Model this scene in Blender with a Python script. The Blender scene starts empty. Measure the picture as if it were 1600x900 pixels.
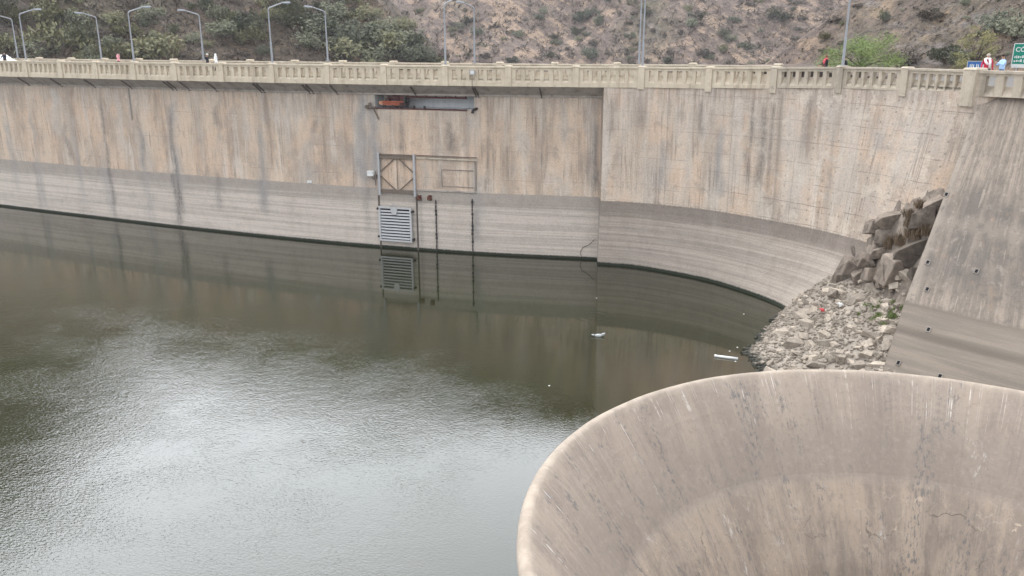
import bpy, bmesh, math, random
import numpy as np
from mathutils import Vector, Matrix

R = math.radians
rnd = random.Random(11)
SC = bpy.context.scene
COL = SC.collection

# ------------------------------------------------------------------ camera, sky, sun, exposure
CAMZ = 16.2                       # metres above the lake
FPX, TH = 1300.0, math.atan(384 / 1300.0)
cam = bpy.data.cameras.new('camera')
cam.sensor_width = 36.0
cam.lens = 36.0 * FPX / 1600.0
cam.clip_start, cam.clip_end = 0.1, 3000
camo = bpy.data.objects.new('camera', cam)
camo.location = (0, 0, CAMZ)
camo.rotation_euler = (math.pi / 2 - TH, 0, 0)
COL.objects.link(camo)
SC.camera = camo

SUN_EL, SUN_AZ = R(62), R(-30)
BR_EL, BR_AZ = R(33), R(-20)      # where the cloud is thinnest and brightest    # azimuth from +y, negative to the left
sdir = Vector((math.sin(SUN_AZ) * math.cos(SUN_EL), math.cos(SUN_AZ) * math.cos(SUN_EL), math.sin(SUN_EL)))
W = bpy.data.worlds.new('World')
SC.world = W
W.use_nodes = True
SKY_STRENGTH = 0.1
SKY_GREY = 13.0

sl = bpy.data.lights.new('sun', 'SUN')
sl.energy, sl.angle, sl.color = 0.6, R(20), (1.0, 0.96, 0.9)
slo = bpy.data.objects.new('sun', sl)
slo.rotation_euler = sdir.to_track_quat('Z', 'Y').to_euler()
slo.location = (-30, 20, 60)
COL.objects.link(slo)
SC.view_settings.view_transform = 'Standard'
SC.view_settings.look = 'None'
SC.view_settings.gamma = 1
SC.view_settings.use_curve_mapping = False
SC.view_settings.exposure = 0.7
SC.cycles.use_denoising = True
SC.cycles.max_bounces = 6

# ------------------------------------------------------------------ node helper
class G:
    def __init__(s, name, rough=0.9, tree=None):
        if tree is None:
            s.mat = bpy.data.materials.new(name)
            s.mat.use_nodes = True
            s.nt = s.mat.node_tree
            s.b = s.nt.nodes['Principled BSDF']
            s.b.inputs['Roughness'].default_value = rough
            s.b.inputs['Specular IOR Level'].default_value = 0.25
        else:
            s.nt = tree

    def n(s, t, ins=None, out=0, **kw):
        nd = s.nt.nodes.new(t)
        for k, v in kw.items():
            setattr(nd, k, v)
        for k, v in (ins or {}).items():
            s.put(nd.inputs[k], v)
        return nd.outputs[out] if out is not None else nd

    def put(s, sock, v):
        if isinstance(v, bpy.types.NodeSocket):
            s.nt.links.new(v, sock)
        elif v is not None:
            if isinstance(v, (tuple, list)) and len(v) == 3 and sock.type == 'RGBA':
                v = (*v, 1)
            sock.default_value = v

    def m(s, op, a, b=None, c=None):
        nd = s.n('ShaderNodeMath', out=None, operation=op)
        for i, v in enumerate((a, b, c)):
            if v is not None:
                s.put(nd.inputs[i], v)
        return nd.outputs[0]

    def add(s, a, b): return s.m('ADD', a, b)
    def sub(s, a, b): return s.m('SUBTRACT', a, b)
    def mul(s, a, b): return s.m('MULTIPLY', a, b)

    def obj(s): return s.n('ShaderNodeTexCoord', out=3)
    def uv(s): return s.n('ShaderNodeTexCoord', out=2)
    def attr(s, name): return s.n('ShaderNodeAttribute', out=2, attribute_name=name)

    def sep(s, v):
        nd = s.n('ShaderNodeSeparateXYZ', {0: v}, out=None)
        return nd.outputs[0], nd.outputs[1], nd.outputs[2]

    def comb(s, x, y, z=0.0): return s.n('ShaderNodeCombineXYZ', {0: x, 1: y, 2: z})

    def vscale(s, v, x, y, z):
        return s.n('ShaderNodeVectorMath', {0: v, 1: (x, y, z)}, operation='MULTIPLY')

    def noise(s, v, scale, det=4, rough=0.55, dist=0.0, col=False):
        return s.n('ShaderNodeTexNoise', {'Vector': v, 'Scale': scale, 'Detail': det, 'Roughness': rough,
                                          'Distortion': dist}, out=1 if col else 0)

    def vor(s, v, scale, feature='F1', out=0, rnd=1.0):
        return s.n('ShaderNodeTexVoronoi', {'Vector': v, 'Scale': scale, 'Randomness': rnd}, out=out, feature=feature)

    def sm(s, x, lo, hi, a=0.0, b=1.0):
        if lo > hi:
            lo, hi, a, b = hi, lo, b, a
        return s.n('ShaderNodeMapRange', {0: x, 1: lo, 2: hi, 3: a, 4: b}, interpolation_type='SMOOTHSTEP')

    def mix(s, f, a, b, blend='MIX'):
        nd = s.n('ShaderNodeMix', out=None, data_type='RGBA', blend_type=blend)
        s.put(nd.inputs[0], f)
        s.put(nd.inputs[6], a)
        s.put(nd.inputs[7], b)
        return nd.outputs[2]

    def ramp(s, f, stops):
        nd = s.n('ShaderNodeValToRGB', {0: f}, out=None)
        cr = nd.color_ramp
        while len(cr.elements) < len(stops):
            cr.elements.new(0.5)
        for e, (p, c) in zip(cr.elements, stops):
            e.position = p
            e.color = (*c, 1)
        return nd.outputs[0]

    def bump(s, h, strength=0.4, dist=0.02, normal=None):
        ins = {'Height': h, 'Strength': strength, 'Distance': dist}
        if normal is not None:
            ins['Normal'] = normal
        return s.n('ShaderNodeBump', ins)

    def done(s, col=None, normal=None, rough=None, metal=None):
        if col is not None: s.put(s.b.inputs['Base Color'], col)
        if normal is not None: s.put(s.b.inputs['Normal'], normal)
        if rough is not None: s.put(s.b.inputs['Roughness'], rough)
        if metal is not None: s.put(s.b.inputs['Metallic'], metal)
        return s.mat

# sky: daylight sky dimmed and greyed by a lumpy overcast
g = G('', tree=W.node_tree)
bg = W.node_tree.nodes['Background']
sky = g.n('ShaderNodeTexSky', sky_type='NISHITA', sun_disc=False, sun_elevation=SUN_EL, sun_rotation=SUN_AZ)
dr = g.n('ShaderNodeTexCoord', out=0)
dx, dy, dz = g.sep(dr)
den = g.add(g.m('MAXIMUM', dz, 0.0), 0.25)
pv = g.comb(g.m('DIVIDE', dx, den), g.m('DIVIDE', dy, den))
c1 = g.noise(pv, 1.1, 5, 0.5, 0.3)
c2 = g.noise(pv, 0.6, 3, 0.5)
cl = g.sm(g.add(g.mul(c1, 0.5), g.mul(c2, 0.5)), 0.34, 0.66, 0.82, 1.25)
bdr = (math.sin(BR_AZ) * math.cos(BR_EL), math.cos(BR_AZ) * math.cos(BR_EL), math.sin(BR_EL))
sdot = g.n('ShaderNodeVectorMath', {0: dr, 1: bdr}, operation='DOT_PRODUCT', out=1)
sd0 = g.m('MAXIMUM', sdot, 0.0)
glow = g.add(0.95, g.add(g.mul(g.m('POWER', sd0, 4.0), 2.3), g.mul(g.m('POWER', sd0, 30.0), 0.6)))
lum = g.mul(g.mul(g.mul(cl, glow), g.sm(dz, -0.06, 0.0, 0.12, 1.0)), SKY_GREY)
grey = g.n('ShaderNodeVectorMath', {0: (0.945, 0.98, 1.03), 3: lum}, operation='SCALE')
g.put(bg.inputs[0], g.mix(0.9, sky, grey))
bg.inputs[1].default_value = SKY_STRENGTH

# ------------------------------------------------------------------ tagging and mesh helpers
def tag(o, label=None, cat=None, group=None, kind=None):
    if label: o['label'] = label
    if cat: o['category'] = cat
    if group: o['group'] = group
    if kind: o['kind'] = kind
    return o

def empty(name, loc=(0, 0, 0), rz=0.0):
    o = bpy.data.objects.new(name, None)
    o.location = loc
    o.rotation_euler = (0, 0, rz)
    COL.objects.link(o)
    return o

def link(name, me, mats, parent=None, smooth=False):
    if not isinstance(mats, (list, tuple)): mats = [mats]
    for mt in mats: me.materials.append(mt)
    if smooth:
        me.polygons.foreach_set('use_smooth', [True] * len(me.polygons))
    o = bpy.data.objects.new(name, me)
    COL.objects.link(o)
    if parent is not None: o.parent = parent
    return o

def copy_tree(o, parent=None):
    c = o.copy()
    COL.objects.link(c)
    if parent is not None: c.parent = parent
    for ch in list(o.children): copy_tree(ch, c)
    return c

class MB:
    def __init__(s): s.v, s.f = [], []

    def quadbox(s, bot, top):
        k = len(s.v)
        s.v += [tuple(p) for p in bot] + [tuple(p) for p in top]
        nb = len(bot)
        s.f.append(tuple(k + i for i in reversed(range(nb))))
        s.f.append(tuple(k + nb + i for i in range(nb)))
        for i in range(nb):
            j = (i + 1) % nb
            s.f.append((k + i, k + j, k + nb + j, k + nb + i))
        return s

    def box(s, c, d):
        x, y, z = c
        a, b, h = d[0] / 2, d[1] / 2, d[2] / 2
        q = [(-a, -b), (a, -b), (a, b), (-a, b)]
        return s.quadbox([(x + i, y + j, z - h) for i, j in q], [(x + i, y + j, z + h) for i, j in q])

    def beam(s, p, q, w, h):
        p, q = Vector(p), Vector(q)
        d = (q - p).normalized()
        up = Vector((0, 0, 1)) if abs(d.z) < 0.95 else Vector((0, 1, 0))
        a = d.cross(up).normalized()
        b = a.cross(d)
        o = [(-w / 2, -h / 2), (w / 2, -h / 2), (w / 2, h / 2), (-w / 2, h / 2)]
        return s.quadbox([p + a * i + b * j for i, j in o], [q + a * i + b * j for i, j in o])

    def tube(s, pts, r, n=8, cap=True):
        pts = [Vector(p) for p in pts]
        rs = r if isinstance(r, (list, tuple)) else [r] * len(pts)
        k = len(s.v)
        a = None
        for i, p in enumerate(pts):
            d = (pts[min(i + 1, len(pts) - 1)] - pts[max(i - 1, 0)]).normalized()
            if a is None:
                a = d.orthogonal().normalized()
            a = (a - d * a.dot(d)).normalized()
            b = d.cross(a)
            for j in range(n):
                t = 2 * math.pi * j / n
                s.v.append(tuple(p + (a * math.cos(t) + b * math.sin(t)) * rs[i]))
        for i in range(len(pts) - 1):
            for j in range(n):
                j2 = (j + 1) % n
                s.f.append((k + i * n + j, k + i * n + j2, k + (i + 1) * n + j2, k + (i + 1) * n + j))
        if cap:
            s.f.append(tuple(k + j for j in reversed(range(n))))
            s.f.append(tuple(k + (len(pts) - 1) * n + j for j in range(n)))
        return s

    def ball(s, c, r, n=8, m=6):
        rx, ry, rz = r if isinstance(r, (tuple, list)) else (r, r, r)
        k = len(s.v)
        for i in range(1, m):
            ph = math.pi * i / m
            for j in range(n):
                t = 2 * math.pi * j / n
                s.v.append((c[0] + rx * math.sin(ph) * math.cos(t), c[1] + ry * math.sin(ph) * math.sin(t), c[2] + rz * math.cos(ph)))
        a = len(s.v); s.v.append((c[0], c[1], c[2] + rz)); s.v.append((c[0], c[1], c[2] - rz))
        for j in range(n):
            j2 = (j + 1) % n
            s.f.append((a, k + j, k + j2))
            s.f.append((a + 1, k + (m - 2) * n + j2, k + (m - 2) * n + j))
            for i in range(m - 2):
                s.f.append((k + i * n + j, k + (i + 1) * n + j, k + (i + 1) * n + j2, k + i * n + j2))
        return s

    def mesh(s, name):
        me = bpy.data.meshes.new(name)
        me.from_pydata(s.v, [], s.f)
        me.update()
        return me

    def build(s, name, mat, parent=None, smooth=False):
        return link(name, s.mesh(name), mat, parent, smooth)

def grid_mesh(name, X, Y, Z, UV=None, attrs=None, keep=None, flip=False):
    """X, Y, Z arrays of shape (rows, cols) -> mesh"""
    nr, nc = X.shape
    me = bpy.data.meshes.new(name)
    idx = np.arange(nr * nc).reshape(nr, nc)
    q = np.stack([idx[:-1, :-1], idx[:-1, 1:], idx[1:, 1:], idx[1:, :-1]], -1)
    if flip: q = q[..., ::-1]
    if keep is not None: q = q[keep]
    q = q.reshape(-1, 4)
    V = np.stack([X, Y, Z], -1).reshape(-1, 3)
    me.vertices.add(len(V)); me.vertices.foreach_set('co', V.astype(np.float32).ravel())
    me.loops.add(q.size); me.loops.foreach_set('vertex_index', q.astype(np.int32).ravel())
    me.polygons.add(len(q))
    me.polygons.foreach_set('loop_start', np.arange(0, q.size, 4, dtype=np.int32))
    me.update(calc_edges=True)
    if UV is not None:
        l = me.uv_layers.new(name='UVMap')
        l.data.foreach_set('uv', UV.reshape(-1, 2)[q.ravel()].astype(np.float32).ravel())
    for k, a in (attrs or {}).items():
        at = me.attributes.new(k, 'FLOAT', 'POINT')
        at.data.foreach_set('value', a.astype(np.float32).ravel())
    me.validate()
    return me

# lattice noise for terrain shapes
def _h(ix, iy, seed):
    n = (ix * 374761393 + iy * 668265263 + seed * 974634777) & 0x7fffffff
    n = ((n ^ (n >> 13)) * 1274126177) & 0x7fffffff
    return ((n ^ (n >> 16)) & 0xffff) / 65535.0

def vnoise(x, y, seed=0):
    x = np.asarray(x, float); y = np.asarray(y, float)
    ix = np.floor(x).astype(np.int64); iy = np.floor(y).astype(np.int64)
    fx = x - ix; fy = y - iy
    fx = fx * fx * (3 - 2 * fx); fy = fy * fy * (3 - 2 * fy)
    a = _h(ix, iy, seed); b = _h(ix + 1, iy, seed); c = _h(ix, iy + 1, seed); d = _h(ix + 1, iy + 1, seed)
    return (a * (1 - fx) + b * fx) * (1 - fy) + (c * (1 - fx) + d * fx) * fy

def fbm(x, y, oct=5, seed=0, gain=0.5):
    s, a, t = 0.0, 1.0, 0.0
    for i in range(oct):
        s = s + a * vnoise(x * 2 ** i, y * 2 ** i, seed + i)
        t += a
        a *= gain
    return s / t

def ridged(x, y, oct=4, seed=0):
    s, a, t = 0.0, 1.0, 0.0
    for i in range(oct):
        s = s + a * (1 - np.abs(2 * vnoise(x * 2 ** i, y * 2 ** i, seed + i) - 1))
        t += a
        a *= 0.5
    return s / t

# photo measurements (1600x900) -> directions from the camera
def ray(u, v):
    yv = (450 - v) / FPX
    return Vector(((u - 800) / FPX, math.cos(TH) + yv * math.sin(TH), -math.sin(TH) + yv * math.cos(TH)))

def at_z(u, v, z):
    d = ray(u, v)
    return Vector((0, 0, CAMZ)) + d * ((z - CAMZ) / d.z)

def at_y(u, v, y):
    d = ray(u, v)
    return Vector((0, 0, CAMZ)) + d * (y / d.y)

def march(u, v, f, y0, y1, step=0.25):
    d = ray(u, v)
    y = y0
    while y < y1:
        p = Vector((0, 0, CAMZ)) + d * (y / d.y)
        if p.z <= float(f(p.x, p.y)):
            return p
        y += step
    return None

# ------------------------------------------------------------------ materials
def plain(name, c, rough=0.7, metal=0.0, var=0.15, scale=6.0):
    g = G(name, rough)
    nz = g.noise(g.obj(), scale, 4)
    lo = tuple(x * (1 - var) for x in c); hi = tuple(min(1, x * (1 + var)) for x in c)
    return g.done(g.mix(nz, lo, hi), metal=metal)

def wall_material(name, right=False):
    g = G(name, 0.92)
    s, z, _ = g.sep(g.uv())
    wob = g.noise(g.comb(s, z), 0.6, 3)
    st1 = g.noise(g.comb(g.mul(s, 0.42), g.mul(z, 0.06)), 1.0, 6, 0.6, 0.15)
    st2 = g.noise(g.comb(g.mul(s, 1.1), g.add(g.mul(z, 0.11), 7)), 1.0, 5, 0.62, 0.2)
    gate = g.sm(g.noise(g.comb(g.mul(s, 0.5), g.add(g.mul(z, 0.35), 3)), 1.0, 4, 0.6), 0.42, 0.62)
    st3 = g.noise(g.comb(g.mul(s, 4.0), g.add(g.mul(z, 0.3), 31)), 1.0, 5, 0.66, 0.2)
    st4 = g.noise(g.comb(g.mul(s, 1.5), g.add(g.mul(z, 0.02), 57)), 1.0, 3, 0.5)
    blot = g.noise(g.comb(s, g.mul(z, 0.7)), 0.33, 6, 0.62)
    mot = g.noise(g.comb(s, g.mul(z, 0.8)), 1.3, 8, 0.72, 0.2)
    fine = g.noise(g.comb(s, z), 9, 6, 0.75)
    if right:
        A, B, C, D = (0.585, 0.475, 0.38), (0.45, 0.365, 0.295), (0.68, 0.605, 0.52), (0.25, 0.20, 0.165)
    else:
        A, B, C, D = (0.575, 0.45, 0.345), (0.43, 0.335, 0.262), (0.66, 0.585, 0.51), (0.25, 0.20, 0.165)
    col = g.mix(g.sm(st1, 0.43, 0.57), A, B)
    col = g.mix(g.mul(g.sm(blot, 0.5, 0.6), 0.7), col, (0.60, 0.435, 0.315))
    col = g.mix(g.mul(g.sm(blot, 0.46, 0.36), 0.75), col, (0.46, 0.395, 0.34))
    col = g.mix(g.mul(g.sm(st2, 0.52, 0.66), 0.55), col, C)
    col = g.mix(g.mul(g.sm(st3, 0.53, 0.66), g.mul(gate, 0.6)), col, D)
    col = g.mix(g.mul(g.sm(g.m('ABSOLUTE', g.sub(st4, 0.5)), 0.016, 0.003), g.mul(gate, 0.7)), col, (0.22, 0.175, 0.145))
    pch = g.noise(g.comb(g.mul(s, 0.6), g.add(g.mul(z, 0.42), 40)), 1.0, 7, 0.68, 0.5)
    col = g.mix(g.mul(g.sm(pch, 0.55, 0.66), 0.65), col, (0.37, 0.295, 0.24))
    col = g.mix(g.mul(g.sm(pch, 0.43, 0.34), 0.45), col, (0.63, 0.52, 0.42))
    col = g.mix(g.mul(g.sm(mot, 0.54, 0.66), 0.6), col, (0.33, 0.265, 0.215))
    col = g.mix(g.mul(g.sm(mot, 0.46, 0.34), 0.45), col, (0.63, 0.535, 0.44))
    # washed grey and brown run-off just under the deck
    topw = g.mul(g.sm(g.add(z, g.mul(g.sub(st2, 0.5), 12.0)), 9.5, 12.5), 0.5)
    col = g.mix(topw, col, g.mix(g.sm(st3, 0.42, 0.58), (0.47, 0.415, 0.365), (0.32, 0.26, 0.215)))
    if right:
        # lift joints and shutter-tie holes of the older concrete
        zz = g.add(z, g.mul(wob, 0.22))
        fr = g.m('FRACT', g.mul(zz, 0.78))
        ln = g.mul(g.sm(fr, 0.055, 0.0), g.sm(g.noise(g.comb(g.mul(s, 0.5), g.mul(z, 2.0)), 1.0, 3), 0.36, 0.6))
        rs = g.sm(s, 3.0, 15.0)
        col = g.mix(g.mul(ln, g.sm(rs, 0, 1, 0.35, 0.95)), col, (0.2, 0.165, 0.14))
        ex = g.sub(g.m('FRACT', g.mul(g.add(s, g.mul(wob, 0.3)), 1.05)), 0.5)
        ez = g.sub(g.m('FRACT', g.mul(g.add(z, g.mul(wob, 0.25)), 1.55)), 0.5)
        d2 = g.m('SQRT', g.add(g.m('POWER', ex, 2.0), g.m('POWER', g.mul(ez, 0.75), 2.0)))
        dots = g.mul(g.mul(g.sm(d2, 0.10, 0.045), g.sm(s, 11, 15)), g.sm(fine, 0.35, 0.55))
        col = g.mix(g.mul(dots, 0.65), col, (0.17, 0.14, 0.12))
        patch = g.noise(g.comb(g.mul(s, 0.8), g.mul(z, 0.8)), 1.0, 6, 0.65, 0.4)
        col = g.mix(g.mul(g.sm(patch, 0.53, 0.62), g.mul(rs, 0.5)), col, (0.66, 0.575, 0.475))
        fr2 = g.m('FRACT', g.mul(g.add(s, g.mul(wob, 0.2)), 0.21))
        col = g.mix(g.mul(g.sm(fr2, 0.02, 0.0), 0.5), col, (0.2, 0.165, 0.14))
    # drawdown zone: smooth grey silt coat in thin level lines
    lm = g.sm(g.add(z, g.mul(g.sub(fine, 0.5), 0.22)), 4.98, 4.86)
    l1 = g.noise(g.comb(g.mul(s, 0.035), g.mul(z, 3.2)), 1.0, 5, 0.7)
    l2 = g.noise(g.comb(g.mul(s, 0.10), g.mul(z, 9.0)), 1.0, 4, 0.7)
    if right:
        La, Lb, Lc = (0.43, 0.366, 0.308), (0.325, 0.277, 0.236), (0.222, 0.184, 0.155)
    else:
        La, Lb, Lc = (0.57, 0.495, 0.43), (0.45, 0.39, 0.338), (0.32, 0.276, 0.24)
    low = g.mix(g.sm(l1, 0.42, 0.58), La, Lb)
    low = g.mix(g.mul(g.sm(mot, 0.52, 0.66), 0.3), low, (0.25, 0.22, 0.195))
    low = g.mix(g.mul(g.sm(l2, 0.60, 0.68), 0.55), low, (0.17, 0.15, 0.13))
    low = g.mix(g.mul(g.sm(g.add(z, g.mul(l1, 1.2)), 3.9, 4.9), 0.85), low, Lc)
    low = g.mix(g.mul(g.sm(st2, 0.52, 0.7), 0.12), low, (0.47, 0.42, 0.375))
    low = g.mix(g.mul(g.sm(blot, 0.52, 0.7), 0.3), low, (0.36, 0.30, 0.25))
    col = g.mix(lm, col, low)
    # pour lifts: faint level seams, open here and there
    fl = g.m('FRACT', g.add(g.mul(g.add(z, g.mul(wob, 0.10)), 0.45), 0.3))
    ls = g.mul(g.sm(fl, 0.03, 0.0), g.sm(g.noise(g.comb(g.mul(s, 0.3), g.mul(z, 0.5)), 1.0, 4), 0.42, 0.6))
    col = g.mix(g.mul(ls, 0.45), col, (0.2, 0.165, 0.14))
    # measured stains
    sp = g.noise(g.comb(g.mul(s, 6.0), g.mul(z, 2.6)), 1.0, 5, 0.7)
    dk = g.mul(g.attr('dark'), g.sm(sp, 0.3, 0.62, 0.35, 1.0))
    col = g.mix(dk, col, (0.115, 0.108, 0.105))
    col = g.mix(g.mul(g.attr('grey'), g.sm(st3, 0.3, 0.6, 0.5, 1.0)), col, (0.30, 0.285, 0.275))
    col = g.mix(g.mul(g.attr('pale'), g.sm(st3, 0.3, 0.6, 0.5, 1.0)), col, (0.50, 0.45, 0.40))
    col = g.mix(g.mul(g.attr('brown'), g.sm(g.add(g.mul(st3, 0.5), g.mul(mot, 0.5)), 0.42, 0.56, 0.25, 1.0)), col, (0.27, 0.205, 0.16))
    col = g.mix(g.attr('joint'), col, (0.10, 0.09, 0.08))
    # wet algae at the waterline
    alg = g.sm(g.add(z, g.mul(g.sub(fine, 0.5), 0.30)), 0.26, 0.14)
    col = g.mix(alg, col, (0.022, 0.027, 0.018))
    col = g.mix(g.mul(g.sm(fine, 0.6, 0.8), 0.25), col, (0.22, 0.19, 0.165))
    vv = g.n('ShaderNodeHueSaturation', {'Saturation': 1.0, 'Value': g.mul(g.sm(fine, 0.3, 0.7, 0.86, 1.14), g.sm(mot, 0.3, 0.7, 0.9, 1.1)), 'Color': col})
    return g.done(vv, g.bump(g.add(g.mul(fine, 0.6), g.mul(l1, 0.6)), 0.5, 0.05))

def concrete(name, a, b, dark, scale=1.0, zs=0.25):
    """weathered cast concrete in object space, streaked downwards"""
    g = G(name, 0.92)
    o = g.obj()
    st = g.noise(g.vscale(o, 1.6 * scale, 1.6 * scale, zs * scale), 1.0, 6, 0.65)
    bl = g.noise(o, 0.45 * scale, 5, 0.6)
    fi = g.noise(o, 9 * scale, 5, 0.7)
    col = g.mix(g.sm(st, 0.35, 0.65), a, b)
    col = g.mix(g.mul(g.sm(bl, 0.5, 0.72), 0.5), col, tuple(x * 1.15 for x in a))
    col = g.mix(g.mul(g.sm(fi, 0.56, 0.75), 0.5), col, dark)
    col = g.mix(g.mul(g.sm(st, 0.54, 0.68), 0.6), col, dark)
    m2_ = g.noise(o, 2.2 * scale, 7, 0.7)
    col = g.mix(g.mul(g.sm(m2_, 0.54, 0.66), 0.5), col, dark)
    col = g.mix(g.mul(g.sm(m2_, 0.46, 0.36), 0.4), col, tuple(x * 1.2 for x in a))
    return g.done(col, g.bump(fi, 0.4, 0.03))

M = {}
M['wall'] = wall_material('dam_concrete')
M['wall_old'] = wall_material('old_dam_concrete', True)
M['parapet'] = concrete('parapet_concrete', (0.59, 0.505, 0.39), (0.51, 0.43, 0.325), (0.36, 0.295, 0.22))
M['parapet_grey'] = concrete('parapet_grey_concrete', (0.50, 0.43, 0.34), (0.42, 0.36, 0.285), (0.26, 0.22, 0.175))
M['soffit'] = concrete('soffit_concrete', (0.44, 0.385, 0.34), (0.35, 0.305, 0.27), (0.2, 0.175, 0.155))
M['niche'] = concrete('niche_concrete', (0.60, 0.61, 0.61), (0.52, 0.53, 0.54), (0.32, 0.32, 0.32))
M['collar'] = concrete('collar_concrete', (0.27, 0.24, 0.21), (0.22, 0.19, 0.165), (0.13, 0.11, 0.095))
M['bracket'] = plain('dark_bracket', (0.125, 0.104, 0.09), 0.8)
M['asphalt'] = plain('asphalt', (0.06, 0.058, 0.056), 0.9)
M['pave'] = plain('paving', (0.12, 0.11, 0.1), 0.9)
M['steel_dark'] = plain('dark_steel', (0.045, 0.04, 0.038), 0.7)
M['rust'] = plain('rust', (0.11, 0.045, 0.03), 0.85, 0, 0.5, 9)
M['rust_brown'] = plain('rusty_brown_steel', (0.16, 0.125, 0.10), 0.85, 0, 0.4, 9)
M['orange'] = plain('faded_orange_paint', (0.33, 0.09, 0.05), 0.7, 0, 0.45, 5)
M['orange_pale'] = plain('sun_bleached_orange', (0.5, 0.25, 0.15), 0.7, 0, 0.3, 5)
M['maroon'] = plain('maroon_paint', (0.085, 0.032, 0.03), 0.75, 0, 0.5, 7)
M['galv'] = plain('galvanised_steel', (0.40, 0.40, 0.405), 0.55, 0.1, 0.15, 4)
M['lamp_steel'] = plain('lamp_post_steel', (0.30, 0.31, 0.33), 0.5, 0.2, 0.15, 4)
M['galv_pale'] = plain('pale_steel', (0.46, 0.455, 0.45), 0.5, 0.1, 0.15, 4)
M['gap'] = plain('gap_shade_black', (0.012, 0.012, 0.014), 0.9)  # near-black stands in for the shade in slat gaps and drain holes
M['white'] = plain('white_paint', (0.66, 0.66, 0.64), 0.5, 0, 0.06)
M['lens'] = plain('lamp_glass', (0.28, 0.32, 0.38), 0.25)
M['glass'] = plain('car_glass', (0.03, 0.035, 0.04), 0.1)
M['rubber'] = plain('rubber', (0.02, 0.02, 0.02), 0.9)
M['sign_green'] = plain('green_sign', (0.0, 0.20, 0.135), 0.5, 0, 0.15)
M['sign_blue'] = plain('blue_sign', (0.035, 0.12, 0.33), 0.5, 0, 0.15)
M['red'] = plain('red_plastic', (0.6, 0.06, 0.07), 0.5)

# ------------------------------------------------------------------ plan of the dam
def spline(pts, n=10):
    P = [np.array(p, float) for p in pts]
    P = [2 * P[0] - P[1]] + P + [2 * P[-1] - P[-2]]
    out = []
    for i in range(1, len(P) - 2):
        for k in range(n):
            t = k / n
            a, b, c, d = P[i - 1], P[i], P[i + 1], P[i + 2]
            out.append(0.5 * (2 * b + (c - a) * t + (2 * a - 5 * b + 4 * c - d) * t * t + (3 * b - a - 3 * c + d) * t ** 3))
    out.append(P[-2])
    return np.array(out)

class Curve:
    def __init__(s, pts):
        s.p = pts
        s.s = np.r_[0, np.cumsum(np.hypot(*np.diff(pts[:, :2], axis=0).T))]

    def at(s, t):
        return np.array([np.interp(t, s.s, s.p[:, k]) for k in range(s.p.shape[1])])

    def frame(s, t):
        a, b = s.at(max(t - 0.2, 0)), s.at(min(t + 0.2, s.s[-1]))
        d = (b - a)[:2]
        d = d / np.hypot(*d)
        return Vector((d[0], d[1], 0)), Vector((d[1], -d[0], 0))   # along, towards the lake

    def hit(s, u, v):
        """curve parameter and height where the sight line through (u, v) meets the upright wall"""
        d = ray(u, v)
        a = d.x / d.y
        az = s.p[:, 0] / s.p[:, 1]
        t = np.interp(a, az, s.s)
        p = s.at(t)
        return float(t), CAMZ + d.z / d.y * float(p[1])

WL = Curve(spline([(-92, 104.5), (-70, 93.2), (-52.5, 84.6), (-35.5, 76.7), (-28.9, 73.75), (-18.8, 69.6), (-11.3, 66.9),
                   (-2.2, 64.3), (6.6, 62.6)], 12))
TOPZ = 12.28

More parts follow.
